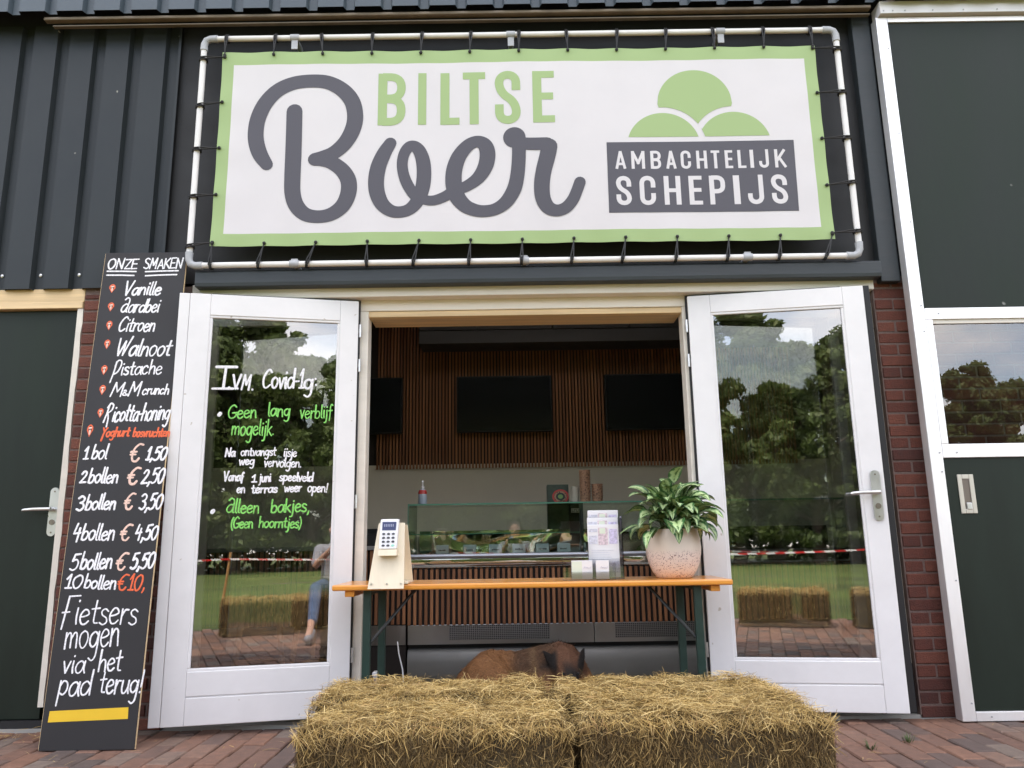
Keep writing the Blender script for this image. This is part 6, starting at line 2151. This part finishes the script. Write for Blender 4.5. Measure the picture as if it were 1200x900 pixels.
# trees: trunk with limbs, crown of many small leaf faces in uneven clumps
def tree_parts(seed, H, Wd):
    r_ = random.Random(seed)
    rg_ = np.random.default_rng(seed)
    b = MB()
    lean = r_.uniform(-.3, .3)
    top_ = Vector((lean, r_.uniform(-.3, .3), H * .72))
    b.tube([(0, 0, -.1), (.02, .03, H * .15), (lean * .5, .05, H * .4), top_], [.24, .19, .13, .05], 10)
    tips = []
    for k in range(11):
        z0 = H * r_.uniform(.16, .6)
        a = r_.uniform(0, 6.28)
        l_ = Wd * r_.uniform(.45, .95) * (1.1 - .6 * z0 / H)
        p0 = Vector((lean * .5 * z0 / (H * .4) if z0 < H * .4 else lean * .7, .04, z0))
        p2 = p0 + Vector((math.cos(a) * l_, math.sin(a) * l_, H * r_.uniform(.08, .26)))
        p1 = (p0 + p2) / 2 + Vector((0, 0, H * .02))
        b.tube([p0, p1, p2], [.085, .055, .02], 7)
        tips += [p1, p2]
    trunk = b
    C_ = []
    for k in range(160):
        if k < len(tips): c = np.array(tips[k]) + rg_.normal(0, .25, 3)
        else:
            t = r_.random()
            z = H * (.10 + .88 * t)
            rad = Wd * math.sin(math.pi * (.12 + .80 * t) ** .9) * math.sqrt(r_.random()) * 1.05
            a = r_.uniform(0, 6.28)
            c = np.array((math.cos(a) * rad + lean * t, math.sin(a) * rad, z))
        C_.append((c, r_.choice((r_.uniform(.2, .45), r_.uniform(.3, .75))) * Wd / 3.0))
    P, Nn, Rr = [], [], []
    for c, rad in C_:
        m_ = int(210 * (rad / .6) ** 1.5) + 55
        d = rg_.normal(0, 1, (m_, 3)); d /= np.linalg.norm(d, axis=1, keepdims=True)
        rr_ = rad * rg_.uniform(.25, 1, (m_, 1)) ** .6
        P.append(c + d * rr_ * np.array([1, 1, .72])); Nn.append(d + rg_.normal(0, .6, (m_, 3)))
        Rr.append(np.clip(rg_.normal(r_.uniform(.3, .7), .2, m_), 0, 1))
    P, Nn, Rr = np.concatenate(P), np.concatenate(Nn), np.concatenate(Rr)
    n = len(P)
    Nn /= np.linalg.norm(Nn, axis=1, keepdims=True)
    A = np.cross(Nn, rg_.normal(0, 1, (n, 3))); A /= np.linalg.norm(A, axis=1, keepdims=True)
    B_ = np.cross(Nn, A)
    s_ = rg_.uniform(.06, .14, (n, 1))
    V = np.stack([P - A * s_ * 1.3, P - B_ * s_ * .6, P + A * s_ * 1.3, P + B_ * s_ * .6], 1).reshape(-1, 3)
    F = np.arange(n * 4).reshape(-1, 4)
    me = bpy.data.meshes.new('crown')
    me.from_pydata(V.tolist(), [], F.tolist())
    me.materials.append(M['treeleaf'])
    a = me.attributes.new('rnd', 'FLOAT', 'FACE'); a.data.foreach_set('value', Rr.astype(np.float32))
    return trunk, me


protos = []
for k, (H, Wd) in enumerate(((8.6, 3.0), (7.6, 2.7), (9.6, 3.1))):
    tr, cme = tree_parts(40 + k, H, Wd)
    root = thing('broadleaf_tree', 'leafy green tree at the far side of the lawn, seen mirrored in the glass', 'tree', (0, 0, 0), 0, 'trees beyond the lawn')
    tr.build('trunk', M['bark'], root, smooth=True)
    c = bpy.data.objects.new('crown', cme); COL.objects.link(c); c.parent = root
    protos.append(root)
spots = [(-14, -27, 0), (-9.5, -25, 1), (-5.6, -27, 2), (-2.4, -25.5, 0), (.6, -26, 2), (3.4, -26, 1), (6.6, -26, 0), (10.2, -25.5, 1), (14, -27, 2),
         (17.5, -25, 0), (21, -28, 1), (-4.2, -30, 1), (-18, -26, 2), (2.0, -29.5, 0), (-7.5, -31, 1), (12.3, -31, 0), (4.9, -29, 2), (8.3, -30, 1), (-.8, -29, 2), (-11.8, -30, 0)]
used = set()
for k, (x, y, p) in enumerate(spots):
    o = protos[p] if p not in used else copy_tree(protos[p])
    used.add(p)
    o.location = (x, y, 0)
    o.rotation_euler = (0, 0, rng.uniform(0, 6.28))
    s_ = rng.uniform(.97, 1.12) * (.88 if x > 9 else 1)
    o.scale = (s_, s_, s_)
# dense low hedge behind the trees closes the view under the crowns
hg = np.random.default_rng(99)
n = 26000
x = hg.uniform(-24, 28, n)
hh = 2.6 + .5 * np.sin(x * .9) + .35 * np.sin(x * 2.3 + 1)
P = np.stack([x, -30 + hg.uniform(-.9, .9, n), hh * hg.uniform(0, 1, n) ** .8], 1)
N_ = hg.normal(0, 1, (n, 3)); N_ /= np.linalg.norm(N_, axis=1, keepdims=True)
A = np.cross(N_, hg.normal(0, 1, (n, 3))); A /= np.linalg.norm(A, axis=1, keepdims=True); B_ = np.cross(N_, A)
s_ = hg.uniform(.09, .2, (n, 1))
V = np.stack([P - A * s_, P - B_ * s_ * .7, P + A * s_, P + B_ * s_ * .7], 1).reshape(-1, 3)
me = bpy.data.meshes.new('hedge'); me.from_pydata(V.tolist(), [], np.arange(n * 4).reshape(-1, 4).tolist()); me.materials.append(M['treeleaf'])
at = me.attributes.new('rnd', 'FLOAT', 'FACE'); at.data.foreach_set('value', hg.uniform(0, .7, n).astype(np.float32))
o = bpy.data.objects.new('hedge', me); COL.objects.link(o)
tag(o, 'dense dark hedge behind the trees at the end of the lawn', 'hedge')
